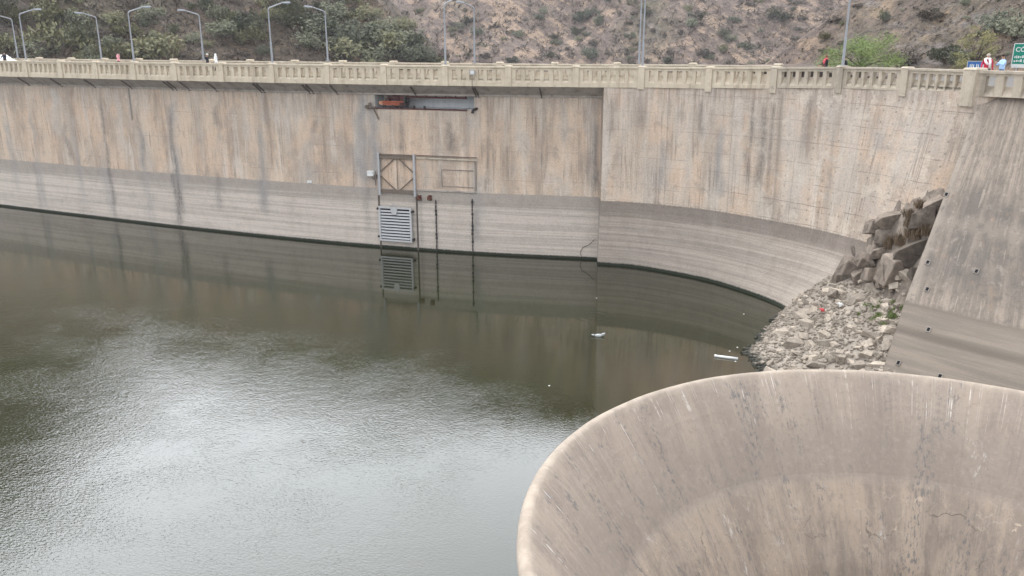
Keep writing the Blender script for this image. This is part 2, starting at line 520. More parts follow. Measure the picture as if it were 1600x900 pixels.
STAINS = [  # u, v top, v bottom, half width m, strength, kind
    (3, 150, 300, 0.35, 0.5, 'grey'), (46, 170, 330, 0.45, 0.6, 'grey'), (52, 250, 330, 0.25, 0.35, 'dark'),
    (100, 190, 256, 0.5, 0.55, 'dark'), (104, 130, 330, 0.35, 0.5, 'grey'), (155, 150, 345, 0.28, 0.75, 'dark'),
    (158, 215, 330, 0.5, 0.5, 'grey'), (215, 170, 270, 0.32, 0.5, 'dark'), (218, 200, 360, 0.5, 0.45, 'grey'),
    (264, 165, 340, 0.30, 0.95, 'dark'), (270, 265, 355, 0.34, 0.8, 'dark'), (266, 150, 300, 0.6, 0.5, 'grey'),
    (335, 168, 196, 0.28, 0.6, 'dark'), (338, 265, 330, 0.4, 0.45, 'dark'), (337, 170, 300, 0.3, 0.3, 'grey'),
    (405, 195, 330, 0.55, 0.75, 'grey'), (410, 280, 335, 0.4, 0.5, 'dark'), (412, 140, 200, 0.35, 0.4, 'dark'),
    (491, 188, 208, 0.3, 0.6, 'dark'), (484, 200, 285, 0.7, 0.5, 'grey'), (560, 142, 300, 0.75, 0.95, 'grey'),
    (568, 180, 380, 0.3, 0.35, 'dark'), (578, 145, 300, 0.5, 0.9, 'grey'), (625, 188, 240, 0.22, 0.7, 'dark'),
    (703, 190, 240, 0.32, 0.75, 'dark'), (732, 180, 240, 0.4, 0.5, 'grey'), (744, 150, 395, 0.3, 0.45, 'grey'),
    (664, 250, 295, 0.35, 0.5, 'grey'), (688, 255, 295, 0.25, 0.5, 'dark'), (745, 250, 345, 0.45, 0.6, 'grey'),
    (742, 330, 380, 0.4, 0.4, 'dark'), (931, 190, 300, 0.28, 0.8, 'dark'), (925, 150, 300, 0.6, 0.45, 'grey'),
    (880, 150, 230, 0.3, 0.5, 'grey'), (850, 155, 260, 0.25, 0.4, 'dark'), (80, 135, 215, 0.7, 0.8, 'pale'),
    (180, 140, 230, 0.4, 0.7, 'pale'), (380, 150, 220, 0.35, 0.6, 'pale'), (445, 145, 250, 0.4, 0.6, 'pale'),
    (305, 140, 260, 0.3, 0.55, 'pale'), (530, 145, 275, 0.3, 0.4, 'pale'), (555, 150, 250, 0.2, 0.4, 'pale'),
    (810, 155, 240, 0.35, 0.5, 'pale'), (640, 360, 395, 0.3, 0.3, 'grey'), (657, 300, 390, 0.18, 0.35, 'dark'),
    (20, 140, 245, 0.9, 0.5, 'brown'), (50, 150, 240, 0.6, 0.55, 'brown'), (110, 135, 235, 0.7, 0.65, 'brown'), (165, 150, 230, 0.5, 0.6, 'brown'),
    (245, 140, 240, 0.9, 0.5, 'brown'), (300, 150, 260, 0.7, 0.45, 'brown'), (340, 165, 205, 0.5, 0.65, 'brown'), (415, 140, 270, 0.35, 0.7, 'brown'),
    (503, 142, 270, 0.16, 0.7, 'brown'), (535, 160, 265, 0.6, 0.45, 'brown'), (610, 175, 240, 0.8, 0.45, 'brown'), (680, 170, 230, 0.7, 0.5, 'brown'),
    (725, 170, 235, 0.4, 0.45, 'brown'), (770, 150, 290, 1.0, 0.5, 'brown'), (795, 160, 300, 0.5, 0.6, 'brown'), (833, 155, 290, 0.4, 0.4, 'brown'),
    (860, 150, 250, 0.5, 0.5, 'brown'), (905, 160, 290, 0.8, 0.45, 'brown'), (365, 200, 250, 1.0, 0.4, 'brown'), (460, 205, 250, 0.8, 0.35, 'brown')]

def stain_fields(curve, S, Z, stains, joints):
    f = {k: np.zeros_like(S) for k in ('dark', 'grey', 'pale', 'brown', 'joint')}
    for u, v0, v1, w, st, kind in stains:
        s0, z0 = curve.hit(u, v0)
        s1, z1 = curve.hit(u, v1)
        wob = (vnoise(Z * 0.9, np.full_like(Z, u * 0.13), 5) - 0.5) * w * 1.2
        t = np.clip((z0 - Z) / max(z0 - z1, 0.1), -0.2, 1.2)
        ends = np.clip((t + 0.03) / 0.12, 0, 1) * np.clip((1.03 - t) / 0.2, 0, 1)
        wd = w * (0.55 + 0.6 * np.clip(t, 0, 1))
        f[kind] = np.maximum(f[kind], st * ends * np.exp(-((S - s0 + wob) / wd) ** 2))
    for s0, z0, z1, w, st in joints:
        f['joint'] = np.maximum(f['joint'], st * (np.abs(S - s0) < w) * (Z < z0) * (Z > z1))
    return f

def wall_rows(lo, hi, step, extra):
    a = list(np.arange(lo, hi, step)) + [hi] + list(extra)
    a = np.array(sorted(a))
    return a[np.r_[True, np.diff(a) > 1e-3]]

# the niche of the gate winch, in wall coordinates
NS0, NZ1 = WL.hit(585, 146)
NS1, NZ0 = WL.hit(741, 171.5)
NZ1 = TOPZ - 0.02

dam = tag(empty('dam_wall', (0, 62, 0)), 'tall stained concrete dam wall rising from the green water below the road', 'dam')
def onto(parent, o):
    o.parent = parent
    o.matrix_parent_inverse = Matrix.Translation(-parent.location)
    return o

ss = wall_rows(0, float(WL.s[-1]), 0.22, [NS0, NS1])
zz = wall_rows(-3, TOPZ, 0.2, [NZ0, NZ1])
S, Z = np.meshgrid(ss, zz)
jn = [(WL.hit(208, 200)[0], 12.4, 9.5, 0.05, 0.8), (WL.hit(208, 200)[0], 9.5, 0.0, 0.04, 0.3), (WL.hit(332, 380)[0], 3, 0, 0.04, 0.6), (WL.hit(232, 350)[0], 2.4, 0, 0.03, 0.5),
      (WL.hit(682, 350)[0], 4.1, 0, 0.03, 0.3), (WL.hit(50, 300)[0], 12, 0, 0.03, 0.25), (WL.hit(420, 200)[0], 12, 5, 0.03, 0.3)]
F = stain_fields(WL, S, Z, STAINS, jn)
Xw = np.interp(S, WL.s, WL.p[:, 0]); Yw = np.interp(S, WL.s, WL.p[:, 1])
cs = (ss[:-1] + ss[1:]) / 2; cz = (zz[:-1] + zz[1:]) / 2
CS, CZ = np.meshgrid(cs, cz)
keep = ~((CS > NS0) & (CS < NS1) & (CZ > NZ0) & (CZ < NZ1))
me = grid_mesh('upstream_face', Xw, Yw, Z, np.stack([S, Z], -1), F, keep)
onto(dam, link('upstream_face', me, M['wall'], None, True))

# older, bowed block on the right, standing one deck overhang proud
RT = spline([(6.6, 61.3), (9.4, 60.55), (13.5, 58.1), (16.9, 54.9), (19.6, 51.2), (21.6, 47.2), (23.4, 43.3), (25.6, 42.4), (28, 41.5)], 12)
RM = spline([(6.6, 61.1), (9.4, 60.25), (13.5, 57.8), (16.8, 54.35), (19.35, 50.9), (20.8, 47.9), (22.6, 44.0), (25.2, 42.5), (27.6, 41.5)], 12)
RB = spline([(6.5, 61.2), (9.5, 60.15), (13.4, 57.05), (15.6, 54.0), (17.0, 51.0), (17.6, 48.0), (20.0, 44.0), (23.0, 42.5), (26.0, 41.5)], 12)
WR = Curve(RT)
zr = np.arange(-1, 14.01, 0.2)
rtop = np.interp(WR.s, [0, 8, 14, 25], [13.15, 13.3, 13.6, 13.75])
nr = len(zr)
def arc(p):
    return np.r_[0, np.cumsum(np.hypot(*np.diff(p, axis=0).T))]
fine_i = np.arange(0, len(RT) - 1 + 1e-6, 0.5)
def res(p): return np.stack([np.interp(fine_i, np.arange(len(p)), p[:, k]) for k in range(2)], -1)
T_, M_, B_ = res(RT), res(RM), res(RB)
sT = np.interp(fine_i, np.arange(len(RT)), WR.s)
ztop = np.interp(fine_i, np.arange(len(RT)), rtop)
tt = np.linspace(0, 1, nr)[:, None]
Zr = -1 + tt * (ztop[None] + 1)
up = np.clip((Zr - 4.9) / (13.0 - 4.9), 0, 1)
dn = np.clip((4.9 - Zr) / 4.9, 0, 1.2)
Xr = M_[None, :, 0] + (T_ - M_)[None, :, 0] * up + (B_ - M_)[None, :, 0] * dn ** 1.4
Yr = M_[None, :, 1] + (T_ - M_)[None, :, 1] * up + (B_ - M_)[None, :, 1] * dn ** 1.4
Sr = np.repeat(sT[None], nr, 0)
RST = [(960, 150, 215, 0.4, 0.35, 'dark'), (975, 150, 240, 0.3, 0.4, 'pale'), (1000, 150, 200, 0.35, 0.4, 'dark'),
       (1035, 215, 300, 0.5, 0.6, 'grey'), (1098, 155, 215, 0.22, 0.6, 'dark'), (1130, 200, 310, 0.35, 0.8, 'grey'), (1125, 190, 300, 0.12, 0.5, 'dark'),
       (1175, 155, 300, 0.3, 0.55, 'dark'), (1195, 160, 300, 0.35, 0.65, 'dark'), (1210, 155, 320, 0.14, 0.7, 'dark'),
       (1160, 165, 300, 0.2, 0.6, 'pale'), (1150, 160, 300, 0.25, 0.6, 'pale'), (1240, 165, 215, 0.35, 0.7, 'pale'),
       (1265, 150, 240, 0.4, 0.5, 'dark'), (1310, 165, 340, 0.16, 0.45, 'dark'), (1300, 170, 260, 0.4, 0.5, 'pale'),
       (1080, 150, 320, 0.2, 0.5, 'pale'), (1062, 160, 230, 0.25, 0.4, 'pale'), (1385, 205, 240, 0.9, 0.6, 'grey'),
       (1330, 230, 330, 0.5, 0.55, 'pale'), (945, 150, 310, 0.3, 0.7, 'pale'),
       (1000, 150, 300, 0.9, 0.35, 'brown'), (1050, 150, 250, 0.4, 0.45, 'brown'), (970, 200, 290, 0.8, 0.35, 'brown'), (1270, 160, 260, 0.5, 0.5, 'brown'),
       (1220, 155, 330, 0.3, 0.45, 'brown'), (1090, 160, 240, 0.35, 0.55, 'brown'), (1255, 165, 330, 1.1, 0.5, 'pale'), (1335, 165, 335, 1.3, 0.45, 'pale'), (1430, 180, 300, 1.4, 0.45, 'pale')]
jr = [(WR.hit(1108, 200)[0], 13, -1, 0.05, 0.3), (WR.hit(1213, 250)[0], 13, 4.8, 0.05, 0.3), (WR.hit(1040, 300)[0], 9.5, 5, 0.04, 0.3)]
Fr = stain_fields(WR, Sr, Zr, RST, jr)
me = grid_mesh('abutment_face', Xr, Yr, Zr, np.stack([Sr, Zr], -1), Fr)
onto(dam, link('abutment_face', me, M['wall_old'], None, True))
# return face of the step between the two blocks
zc = np.arange(-1, 13.2, 0.2)
tq = np.linspace(0, 1, 5)
a0 = np.array([6.6, 62.62])
Zc, Tq = np.meshgrid(zc, tq, indexing='ij')
ex = np.interp(zc, Zr[:, 0], Xr[:, 0])[:, None]; ey = np.interp(zc, Zr[:, 0], Yr[:, 0])[:, None]
Xc = a0[0] + (ex - a0[0]) * Tq; Yc = a0[1] + (ey - a0[1]) * Tq
z0f = np.zeros_like(Zc)
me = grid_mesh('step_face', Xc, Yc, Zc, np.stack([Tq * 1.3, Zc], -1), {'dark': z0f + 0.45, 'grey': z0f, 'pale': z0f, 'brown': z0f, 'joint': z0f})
onto(dam, link('step_face', me, M['wall'], None, True))

# niche lining
DEP = 1.5
mb = MB()
ns = np.linspace(NS0, NS1, 9)
fr = [WL.at(t) for t in ns]
bk = []
for t in ns:
    _, nn = WL.frame(t)
    p = WL.at(t)
    bk.append((p[0] - nn.x * DEP, p[1] - nn.y * DEP))
k = len(mb.v)
for (f, b) in zip(fr, bk):
    mb.v += [(f[0], f[1], NZ0), (b[0], b[1], NZ0), (b[0], b[1], NZ1 + 0.4), (f[0], f[1], NZ1 + 0.4)]
for i in range(len(ns) - 1):
    a, b = k + 4 * i, k + 4 * i + 4
    mb.f += [(a, b, b + 1, a + 1), (a + 1, b + 1, b + 2, a + 2)]
mb.f += [(k, k + 1, k + 2, k + 3), (b, b + 3, b + 2, b + 1)]
onto(dam, mb.build('niche', M['niche']))

# ------------------------------------------------------------------ parapet plan: pier positions measured along the road edge
PIER_U = [-112, -62, -12, 40, 94, 149, 208, 272, 345, 424, 510, 599, 695, 794, 900, 1003, 1109, 1211, 1314, 1416, 1520]
OVER = 1.2
EDGE = Curve(np.array([(p[0] + WL.frame(t)[1].x * OVER, p[1] + WL.frame(t)[1].y * OVER) for p, t in zip(WL.p, WL.s) if p[0] < 6.3]
                      + [tuple(p) for p in RT[2:]]))
def smoothrail(x): return float(np.interp(x, [-90, -15, 0, 8, 13.5, 17, 20, 24], [14.56, 14.55, 14.51, 14.52, 14.56, 14.66, 14.82, 14.86]))
def smoothbot(x): return float(np.interp(x, [-90, 9, 14, 17, 20, 24], [13.1, 13.09, 13.2, 13.37, 13.6, 13.68]))
PIERS = []
for u in PIER_U:
    d = ray(u, 103)
    az = EDGE.p[:, 0] / EDGE.p[:, 1]
    t = float(np.interp(d.x / d.y, az, EDGE.s)) if d.x / d.y >= az[0] else 0.0
    if d.x / d.y < az[0]: continue
    p = EDGE.at(t)
    PIERS.append((Vector((p[0], p[1], smoothrail(p[0]))), smoothbot(p[0])))

def bay(A, B, zb, mat, par, nop=6, ow=0.40, cop=0.11, frz=0.15, oh=0.34, apr=0.50, thick=0.32, gap=0.24, cover=True, bars=True):
    """one bay of pierced parapet from A to B (top of rail); returns its panel and coping"""
    t = (B - A); t.z = 0
    L = t.length
    t.normalize()
    n = Vector((t.y, -t.x, 0))
    def P(s, d, h):           # along, into the wall (0 = lake face), height below the rail
        q = A.lerp(B, s / L)
        return Vector((q.x, q.y, q.z - h)) + t * 0 - n * d
    def block(mb, s0, s1, d0, d1, h0, h1):
        mb.quadbox([P(s0, d0, h1), P(s1, d0, h1), P(s1, d1, h1), P(s0, d1, h1)],
                   [P(s0, d0, h0), P(s1, d0, h0), P(s1, d1, h0), P(s0, d1, h0)])
    H = (A.z + B.z) / 2 - zb
    h1, h2 = cop, cop + frz
    h3, h4 = h2 + oh, h2 + oh + apr
    s0, s1 = gap, L - gap
    mb = MB()
    block(mb, s0, s1, 0.0, thick, h1 - 0.002, h2)
    block(mb, s0, s1, 0.0, thick, h4, H)
    use = s1 - s0 - 0.34
    pitch = use / nop
    edges = [s0] + sum([[s0 + 0.17 + pitch * i + (pitch - ow) / 2, s0 + 0.17 + pitch * i + (pitch + ow) / 2] for i in range(nop)], []) + [s1]
    for i in range(0, len(edges), 2):
        block(mb, edges[i], edges[i + 1], 0.012, thick - 0.012, h2, h4)
    for i in range(1, len(edges) - 1, 2):      # sloped sill inside each opening
        a, b = edges[i], edges[i + 1]
        mb.quadbox([P(a, 0.03, h4), P(b, 0.03, h4), P(b, thick - 0.03, h4), P(a, thick - 0.03, h4)],
                   [P(a, 0.045, h4 - 0.03), P(b, 0.045, h4 - 0.03), P(b, thick - 0.031, h3), P(a, thick - 0.031, h3)])
    o1 = mb.build('baluster_panel', mat)
    mb = MB()
    block(mb, s0, s1, -0.07, thick + 0.07, 0.0, h1)
    o2 = mb.build('coping', mat)
    for o in (o1, o2): onto(par, o)

def pier(A, t, zb, mat, par, w=0.46, drop=0.0, up=0.05, prot=0.09, thick=0.32):
    n = Vector((t.y, -t.x, 0))
    mb = MB()
    def ring(ww, p0, p1, z):
        return [A + t * a - n * d + Vector((0, 0, z - A.z)) for a, d in ((-ww / 2, -p0), (ww / 2, -p0), (ww / 2, p1), (-ww / 2, p1))]
    z1 = A.z + up
    mb.quadbox(ring(w, prot, thick + prot, zb - drop), ring(w, prot, thick + prot, z1 - 0.06))
    mb.quadbox(ring(w + 0.06, prot + 0.03, thick + prot + 0.03, z1 - 0.06), ring(w - 0.04, prot - 0.03, thick + prot - 0.03, z1 + 0.03))
    onto(par, mb.build('pier', mat))

par = tag(empty('parapet', (0, 62, 13)), 'cream concrete parapet with pierced panels and square piers along the lake side', 'parapet')
def dirat(i, L):
    a = L[max(i - 1, 0)][0]; b = L[min(i + 1, len(L) - 1)][0]
    d = b - a; d.z = 0
    return d.normalized()
for i, (A, zb) in enumerate(PIERS):
    mt = M['parapet'] if A.x < 15.5 else M['parapet_grey']
    last = i == len(PIERS) - 1
    if last:
        pier(A, dirat(i, PIERS), zb, mt, par, 0.72, 0.6, 0.08, 0.16, 0.5)
    else:
        pier(A, dirat(i, PIERS), zb, mt, par, drop=0.0 if A.x < 8 else min(0.3, 0.06 + (A.x - 8) * 0.03))
        B, zb2 = PIERS[i + 1]
        bay(A, B, (zb + zb2) / 2, mt, par)
# far parapet of the road, seen over and through the near one
par2 = tag(empty('parapet', (0, 70, 13)), 'far parapet of the road, its pier caps just showing above the lake-side rail', 'parapet')
ROADW = 6.6
FAR = []
for (A, zb) in PIERS[:-4]:
    t = dirat(PIERS.index((A, zb)), PIERS)
    n = Vector((t.y, -t.x, 0))
    FAR.append((A - n * ROADW + t * 2.35 + Vector((0, 0, 0.02)), zb))
for i, (A, zb) in enumerate(FAR):
    pier(A, dirat(i, FAR), zb + 0.1, M['parapet'], par2, 0.5, up=0.12)
    if i < len(FAR) - 1:
        bay(A, FAR[i + 1][0], zb + 0.1, M['parapet'], par2)

# deck slab: soffit sloping back to the wall, road on top
ue = [A for A, _ in PIERS if A.x < 7]
st = np.linspace(2.0, EDGE.s[-1] - 5.2, 120)
def slabpart(name, rows, mat, cond=lambda x: True):
    mb = MB()
    prev = None
    for t in st:
        p = EDGE.at(t)
        if not cond(p[0]): prev = None; continue
        _, nn = EDGE.frame(t)
        q = [Vector((p[0] - nn.x * d, p[1] - nn.y * d, (z(p[0]) if callable(z) else z))) for d, z in rows]
        k = len(mb.v)
        mb.v += [tuple(x) for x in q]
        if prev is not None:
            for i in range(len(rows) - 1):
                mb.f.append((prev + i, prev + i + 1, k + i + 1, k + i))
        prev = k
    return mb.build(name, mat)
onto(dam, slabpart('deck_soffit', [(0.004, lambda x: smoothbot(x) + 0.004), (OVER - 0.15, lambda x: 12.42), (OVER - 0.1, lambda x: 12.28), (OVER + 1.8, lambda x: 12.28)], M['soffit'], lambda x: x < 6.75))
road = slabpart('road', [(0.9, lambda x: smoothrail(x) - 1.02), (ROADW - 0.7, lambda x: smoothrail(x) - 1.02)], M['asphalt'])
tag(road, kind='structure')
pv1 = slabpart('pavement', [(0.05, lambda x: smoothrail(x) - 0.9), (0.9, lambda x: smoothrail(x) - 0.9), (0.9, lambda x: smoothrail(x) - 1.05)], M['pave'])
tag(pv1, kind='structure')
pv2 = slabpart('pavement', [(ROADW - 0.7, lambda x: smoothrail(x) - 1.05), (ROADW - 0.7, lambda x: smoothrail(x) - 0.9), (ROADW + 0.6, lambda x: smoothrail(x) - 0.9)], M['pave'], lambda x: x < 14)
tag(pv2, kind='structure')
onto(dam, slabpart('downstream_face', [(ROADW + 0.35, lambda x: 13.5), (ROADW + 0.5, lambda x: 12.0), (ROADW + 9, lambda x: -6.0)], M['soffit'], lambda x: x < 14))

# cantilever brackets under the deck
for us in (27, 78, 130, 188, 253, 259, 279, 322, 393, 398, 470, 476, 514, 640, 737, 741, 843):
    d = ray(us, 128)
    t = float(np.interp(d.x / d.y, EDGE.p[:, 0] / EDGE.p[:, 1], EDGE.s))
    p = EDGE.at(t)
    _, nn = EDGE.frame(t)
    mb = MB()
    a = Vector((p[0] - nn.x * 0.1, p[1] - nn.y * 0.1, 12.99)); b = Vector((p[0] - nn.x * (OVER - 0.04), p[1] - nn.y * (OVER - 0.04), 12.33))
    mb.beam(a, b, 0.10, 0.11)
    mb.box((b.x, b.y, 12.27), (0.13, 0.13, 0.14))
    onto(dam, mb.build('bracket', M['bracket']))

# ------------------------------------------------------------------ buttress wall on the right
BA, BB, BC = Vector((23.55, 43.0, 13.0)), Vector((19.0, 38.4, 4.2)), Vector((17.6, 36.8, 1.2))
bdir = Vector((0.618, -0.786, 0)).normalized()
g = G('buttress_concrete', 0.92)
o = g.obj(); x, y, z = g.sep(o)
ucol = g.uv(); us_, vs_, _ = g.sep(ucol)
fine = g.noise(ucol, 7, 5, 0.7)
stv = g.noise(g.comb(g.mul(us_, 3.0), g.mul(vs_, 0.28)), 1.0, 6, 0.68)
stb = g.noise(g.comb(g.mul(us_, 0.9), g.mul(vs_, 0.16)), 1.0, 4, 0.6)
blk = g.noise(ucol, 0.28, 5, 0.6)
col = g.mix(g.sm(stv, 0.37, 0.63), (0.297, 0.243, 0.197), (0.173, 0.145, 0.119))
dkz = g.mul(g.sm(g.add(z, g.mul(blk, 3.0)), 11.6, 10.2), g.sm(g.add(z, g.mul(blk, 1.5)), 5.2, 6.6))
col = g.mix(g.mul(dkz, g.sm(stb, 0.3, 0.62, 0.35, 0.9)), col, (0.130, 0.113, 0.099))
pal = g.mul(g.sm(g.m('ABSOLUTE', g.sub(g.add(z, g.mul(blk, 1.2)), 8.4)), 0.55, 0.1), 0.55)
col = g.mix(pal, col, (0.253, 0.211, 0.173))
col = g.mix(g.mul(g.sm(stv, 0.58, 0.66), 0.7), col, (0.327, 0.278, 0.225))
ora = g.noise(ucol, 0.7, 4, 0.6)
col = g.mix(g.mul(g.sm(ora, 0.58, 0.72), 0.5), col, (0.301, 0.208, 0.142))
col = g.mix(g.mul(g.sm(fine, 0.54, 0.68), 0.55), col, (0.098, 0.082, 0.071))
edge = g.sm(us_, 0.9, 0.0)
col = g.mix(g.mul(edge, 0.7), col, (0.319, 0.269, 0.222))
bmo = g.noise(ucol, 1.5, 8, 0.75, 0.3)
col = g.mix(g.mul(g.sm(bmo, 0.52, 0.64), 0.65), col, (0.119, 0.106, 0.094))
col = g.mix(g.mul(g.sm(bmo, 0.46, 0.36), 0.4), col, (0.356, 0.310, 0.260))
lz = g.sm(g.add(z, g.mul(g.sub(fine, 0.5), 0.25)), 4.3, 4.12)
l1 = g.noise(g.comb(g.mul(us_, 0.12), g.mul(z, 2.6)), 1.0, 5, 0.65)
low = g.mix(g.sm(l1, 0.38, 0.62), (0.251, 0.208, 0.168), (0.188, 0.159, 0.131))
low = g.mix(g.mul(g.sm(g.m('ABSOLUTE', g.sub(g.add(z, g.mul(l1, 0.3)), 3.2)), 0.28, 0.05), 0.6), low, (0.122, 0.101, 0.081))
low = g.mix(g.mul(g.sm(z, 3.75, 4.2), 0.6), low, (0.144, 0.119, 0.097))
col = g.mix(lz, col, low)
M['buttress'] = g.done(col, g.bump(g.add(g.mul(fine, 0.5), stv), 0.6, 0.06))

def bpt(h):   # edge of the buttress at height h
    if h >= BB.z: return BB.lerp(BA, (h - BB.z) / (BA.z - BB.z))
    return BB.lerp(BC, (BB.z - h) / (BB.z - BC.z))
but = tag(empty('buttress_wall', (22, 40, 0)), 'sloping weathered buttress wall of dark streaked concrete at the right above the spillway rim', 'wall')
hz = np.r_[np.arange(-2, 13.6, 0.2), 13.58]
tl = np.arange(0, 26.1, 0.25)
Hh, Tl = np.meshgrid(hz, tl, indexing='ij')
E0 = np.array([tuple(bpt(h)) for h in hz])
wx = (fbm(Tl * 0.5, Hh * 0.5, 4, 3) - 0.5) * 0.06
Xb = E0[:, 0][:, None] + bdir.x * Tl - bdir.y * -wx; Yb = E0[:, 1][:, None] + bdir.y * Tl - bdir.x * wx
onto(but, link('front_face', grid_mesh('front_face', Xb, Yb, Hh, np.stack([Tl + 0.2 * Hh * np.clip(Tl / 3, 0, 1), Hh * 1.25], -1), flip=False), M['buttress'], None, True))
sdirb = Vector((0.90, 0.43, 0)).normalized()
tl2 = np.linspace(0, 9, 30)
Hh, Tl = np.meshgrid(hz, tl2, indexing='ij')
onto(but, link('side_face', grid_mesh('side_face', E0[:, 0][:, None] + sdirb.x * Tl, E0[:, 1][:, None] + sdirb.y * Tl, Hh, np.stack([Tl + 40, Hh * 1.25], -1), flip=True), M['buttress'], None, True))
mb = MB()
e = bpt(13.58)
mb.v += [tuple(e), tuple(e + bdir * 26), tuple(e + bdir * 26 + sdirb * 9), tuple(e + sdirb * 9)]
mb.f.append((0, 1, 2, 3))
onto(but, mb.build('top_face', M['parapet_grey']))
for (u, v) in ((1479, 304), (1450, 410), (1526, 424), (1449, 452), (1451, 515), (1404, 567), (1469, 588)):
    # intersect with the sloping face
    d = ray(u, v)
    P1, P2, P3 = bpt(12), bpt(12) + bdir * 5, bpt(5)
    nn = (P2 - P1).cross(P3 - P1).normalized()
    if v > 470:
        P1, P2, P3 = bpt(4), bpt(4) + bdir * 5, bpt(1.5)
        nn = (P2 - P1).cross(P3 - P1).normalized()
    t = (P1 - Vector((0, 0, CAMZ))).dot(nn) / d.dot(nn)
    p = Vector((0, 0, CAMZ)) + d * t
    if nn.y > 0: nn = -nn
    mb = MB()
    q = nn.to_track_quat('Z', 'Y').to_matrix()
    def L(a, b, c): return p + q @ Vector((a, b, c))
    for (a0, a1, b0, b1) in ((-.11, .11, .09, .13), (-.11, .11, -.13, -.09), (-.11, -.07, -.09, .09), (.07, .11, -.09, .09)):
        mb.quadbox([L(a0, b0, -.05), L(a1, b0, -.05), L(a1, b1, -.05), L(a0, b1, -.05)], [L(a0, b0, .04), L(a1, b0, .04), L(a1, b1, .04), L(a0, b1, .04)])
    ob = mb.build('pipe_collar', M['collar']); onto(but, ob)
    mb = MB()
    mb.quadbox([L(-.07, -.09, -.05), L(.07, -.09, -.05), L(.07, .09, -.05), L(-.07, .09, -.05)], [L(-.07, -.09, .025), L(.07, -.09, .025), L(.07, .09, .025), L(-.07, .09, .025)])
    onto(but, mb.build('drain_hole', M['gap']))
# its own coarser parapet, from the big corner pier to the right
pb = tag(empty('parapet', (25, 41, 13)), 'coarser weathered parapet with wide openings on top of the sloping buttress wall', 'parapet')
A0 = PIERS[-1][0] + bdir * 0.36
for i in range(4):
    A = A0 + bdir * (4.6 * i); B = A0 + bdir * (4.6 * (i + 1))
    A.z = B.z = 14.84
    bay(A, B, 13.58, M['parapet_grey'], pb, 5, 0.46, 0.14, 0.12, 0.50, 0.46, 0.4, 0.0 if i == 0 else 0.24)
    pier(B, bdir, 13.58, M['parapet_grey'], pb, 0.5)

# ------------------------------------------------------------------ spillway funnel
SX, SY = 11.07, 17.10
g = G('spillway_concrete', 0.9)
uv = g.uv(); a, r, _ = g.sep(uv)           # a: arc metres on the rim, r: metres down the slope
fine = g.noise(uv, 6, 6, 0.7)
str1 = g.noise(g.comb(g.mul(a, 0.55), g.mul(r, 0.16)), 1.0, 7, 0.66, 0.4)
str2 = g.noise(g.comb(g.mul(a, 2.6), g.add(g.mul(r, 0.3), 9)), 1.0, 6, 0.68, 0.3)
blot = g.noise(uv, 0.4, 5, 0.6)
mot = g.noise(uv, 1.1, 8, 0.75, 0.4)
grn = g.noise(uv, 4.0, 8, 0.8)
col = g.mix(g.sm(str1, 0.42, 0.58), (0.309, 0.251, 0.203), (0.249, 0.202, 0.167))
col = g.mix(g.mul(g.sm(blot, 0.48, 0.64), 0.55), col, (0.276, 0.232, 0.193))
col = g.mix(g.mul(g.sm(str2, 0.52, 0.66), 0.4), col, (0.337, 0.279, 0.226))
col = g.mix(g.mul(g.sm(mot, 0.53, 0.68), 0.45), col, (0.201, 0.165, 0.139))
col = g.mix(g.mul(g.sm(mot, 0.47, 0.34), 0.35), col, (0.343, 0.283, 0.231))
mid = g.mul(g.sm(r, 1.2, 2.6), g.sm(g.add(r, g.mul(blot, 0.5)), 4.05, 3.75))
col = g.mix(g.mul(mid, 0.5), col, (0.202, 0.167, 0.141))
# lower ring: paler, patched, with dark runs
lowm = g.sm(g.add(r, g.mul(g.sub(mot, 0.5), 0.5)), 3.5, 3.95)
lowc = g.mix(g.sm(str1, 0.42, 0.58), (0.332, 0.266, 0.207), (0.228, 0.184, 0.148))
lowc = g.mix(g.mul(g.sm(str2, 0.5, 0.64), 0.5), lowc, (0.369, 0.294, 0.226))
lowc = g.mix(g.mul(g.sm(mot, 0.52, 0.64), 0.55), lowc, (0.195, 0.160, 0.132))
drk = g.noise(g.comb(g.mul(a, 0.75), g.add(g.mul(r, 0.12), 3)), 1.0, 7, 0.72, 0.3)
lowc = g.mix(g.mul(g.sm(drk, 0.545, 0.66), g.mul(g.sm(r, 3.9, 5.2), 0.8)), lowc, (0.111, 0.095, 0.085))
col = g.mix(g.mul(lowm, 0.65), col, lowc)
col = g.mix(g.mul(g.sm(grn, 0.53, 0.64), 0.5), col, (0.182, 0.151, 0.125))
col = g.mix(g.mul(g.sm(grn, 0.47, 0.38), 0.3), col, (0.374, 0.311, 0.258))
fst = g.noise(g.comb(g.mul(a, 7.0), g.add(g.mul(r, 0.35), 71)), 1.0, 4, 0.7)
col = g.mix(g.mul(g.sm(fst, 0.54, 0.64), g.sm(blot, 0.4, 0.6, 0.15, 0.5)), col, (0.189, 0.164, 0.144))
# spalled pale patches
spl = g.noise(g.comb(g.mul(a, 0.8), r), 1.5, 6, 0.7)
sp1 = g.mul(g.sm(spl, 0.655, 0.67), g.sm(r, 3.0, 4.2))
col = g.mix(g.mul(sp1, 0.8), col, (0.443, 0.357, 0.276))
# lichen specks running down the slope
lic = g.noise(g.comb(g.mul(a, 2.2), r), 3.2, 6, 0.75)
licm = g.noise(g.comb(g.mul(a, 0.9), g.mul(r, 0.22)), 1.0, 3, 0.5)
lk = g.mul(g.sm(lic, 0.52, 0.58), g.sm(licm, 0.5, 0.62))
col = g.mix(g.mul(lk, 0.75), col, (0.115, 0.113, 0.115))
speck = g.mul(g.sm(g.noise(g.comb(g.mul(a, 1.4), r), 9, 3, 0.6), 0.66, 0.72), 0.6)
col = g.mix(speck, col, (0.095, 0.085, 0.08))
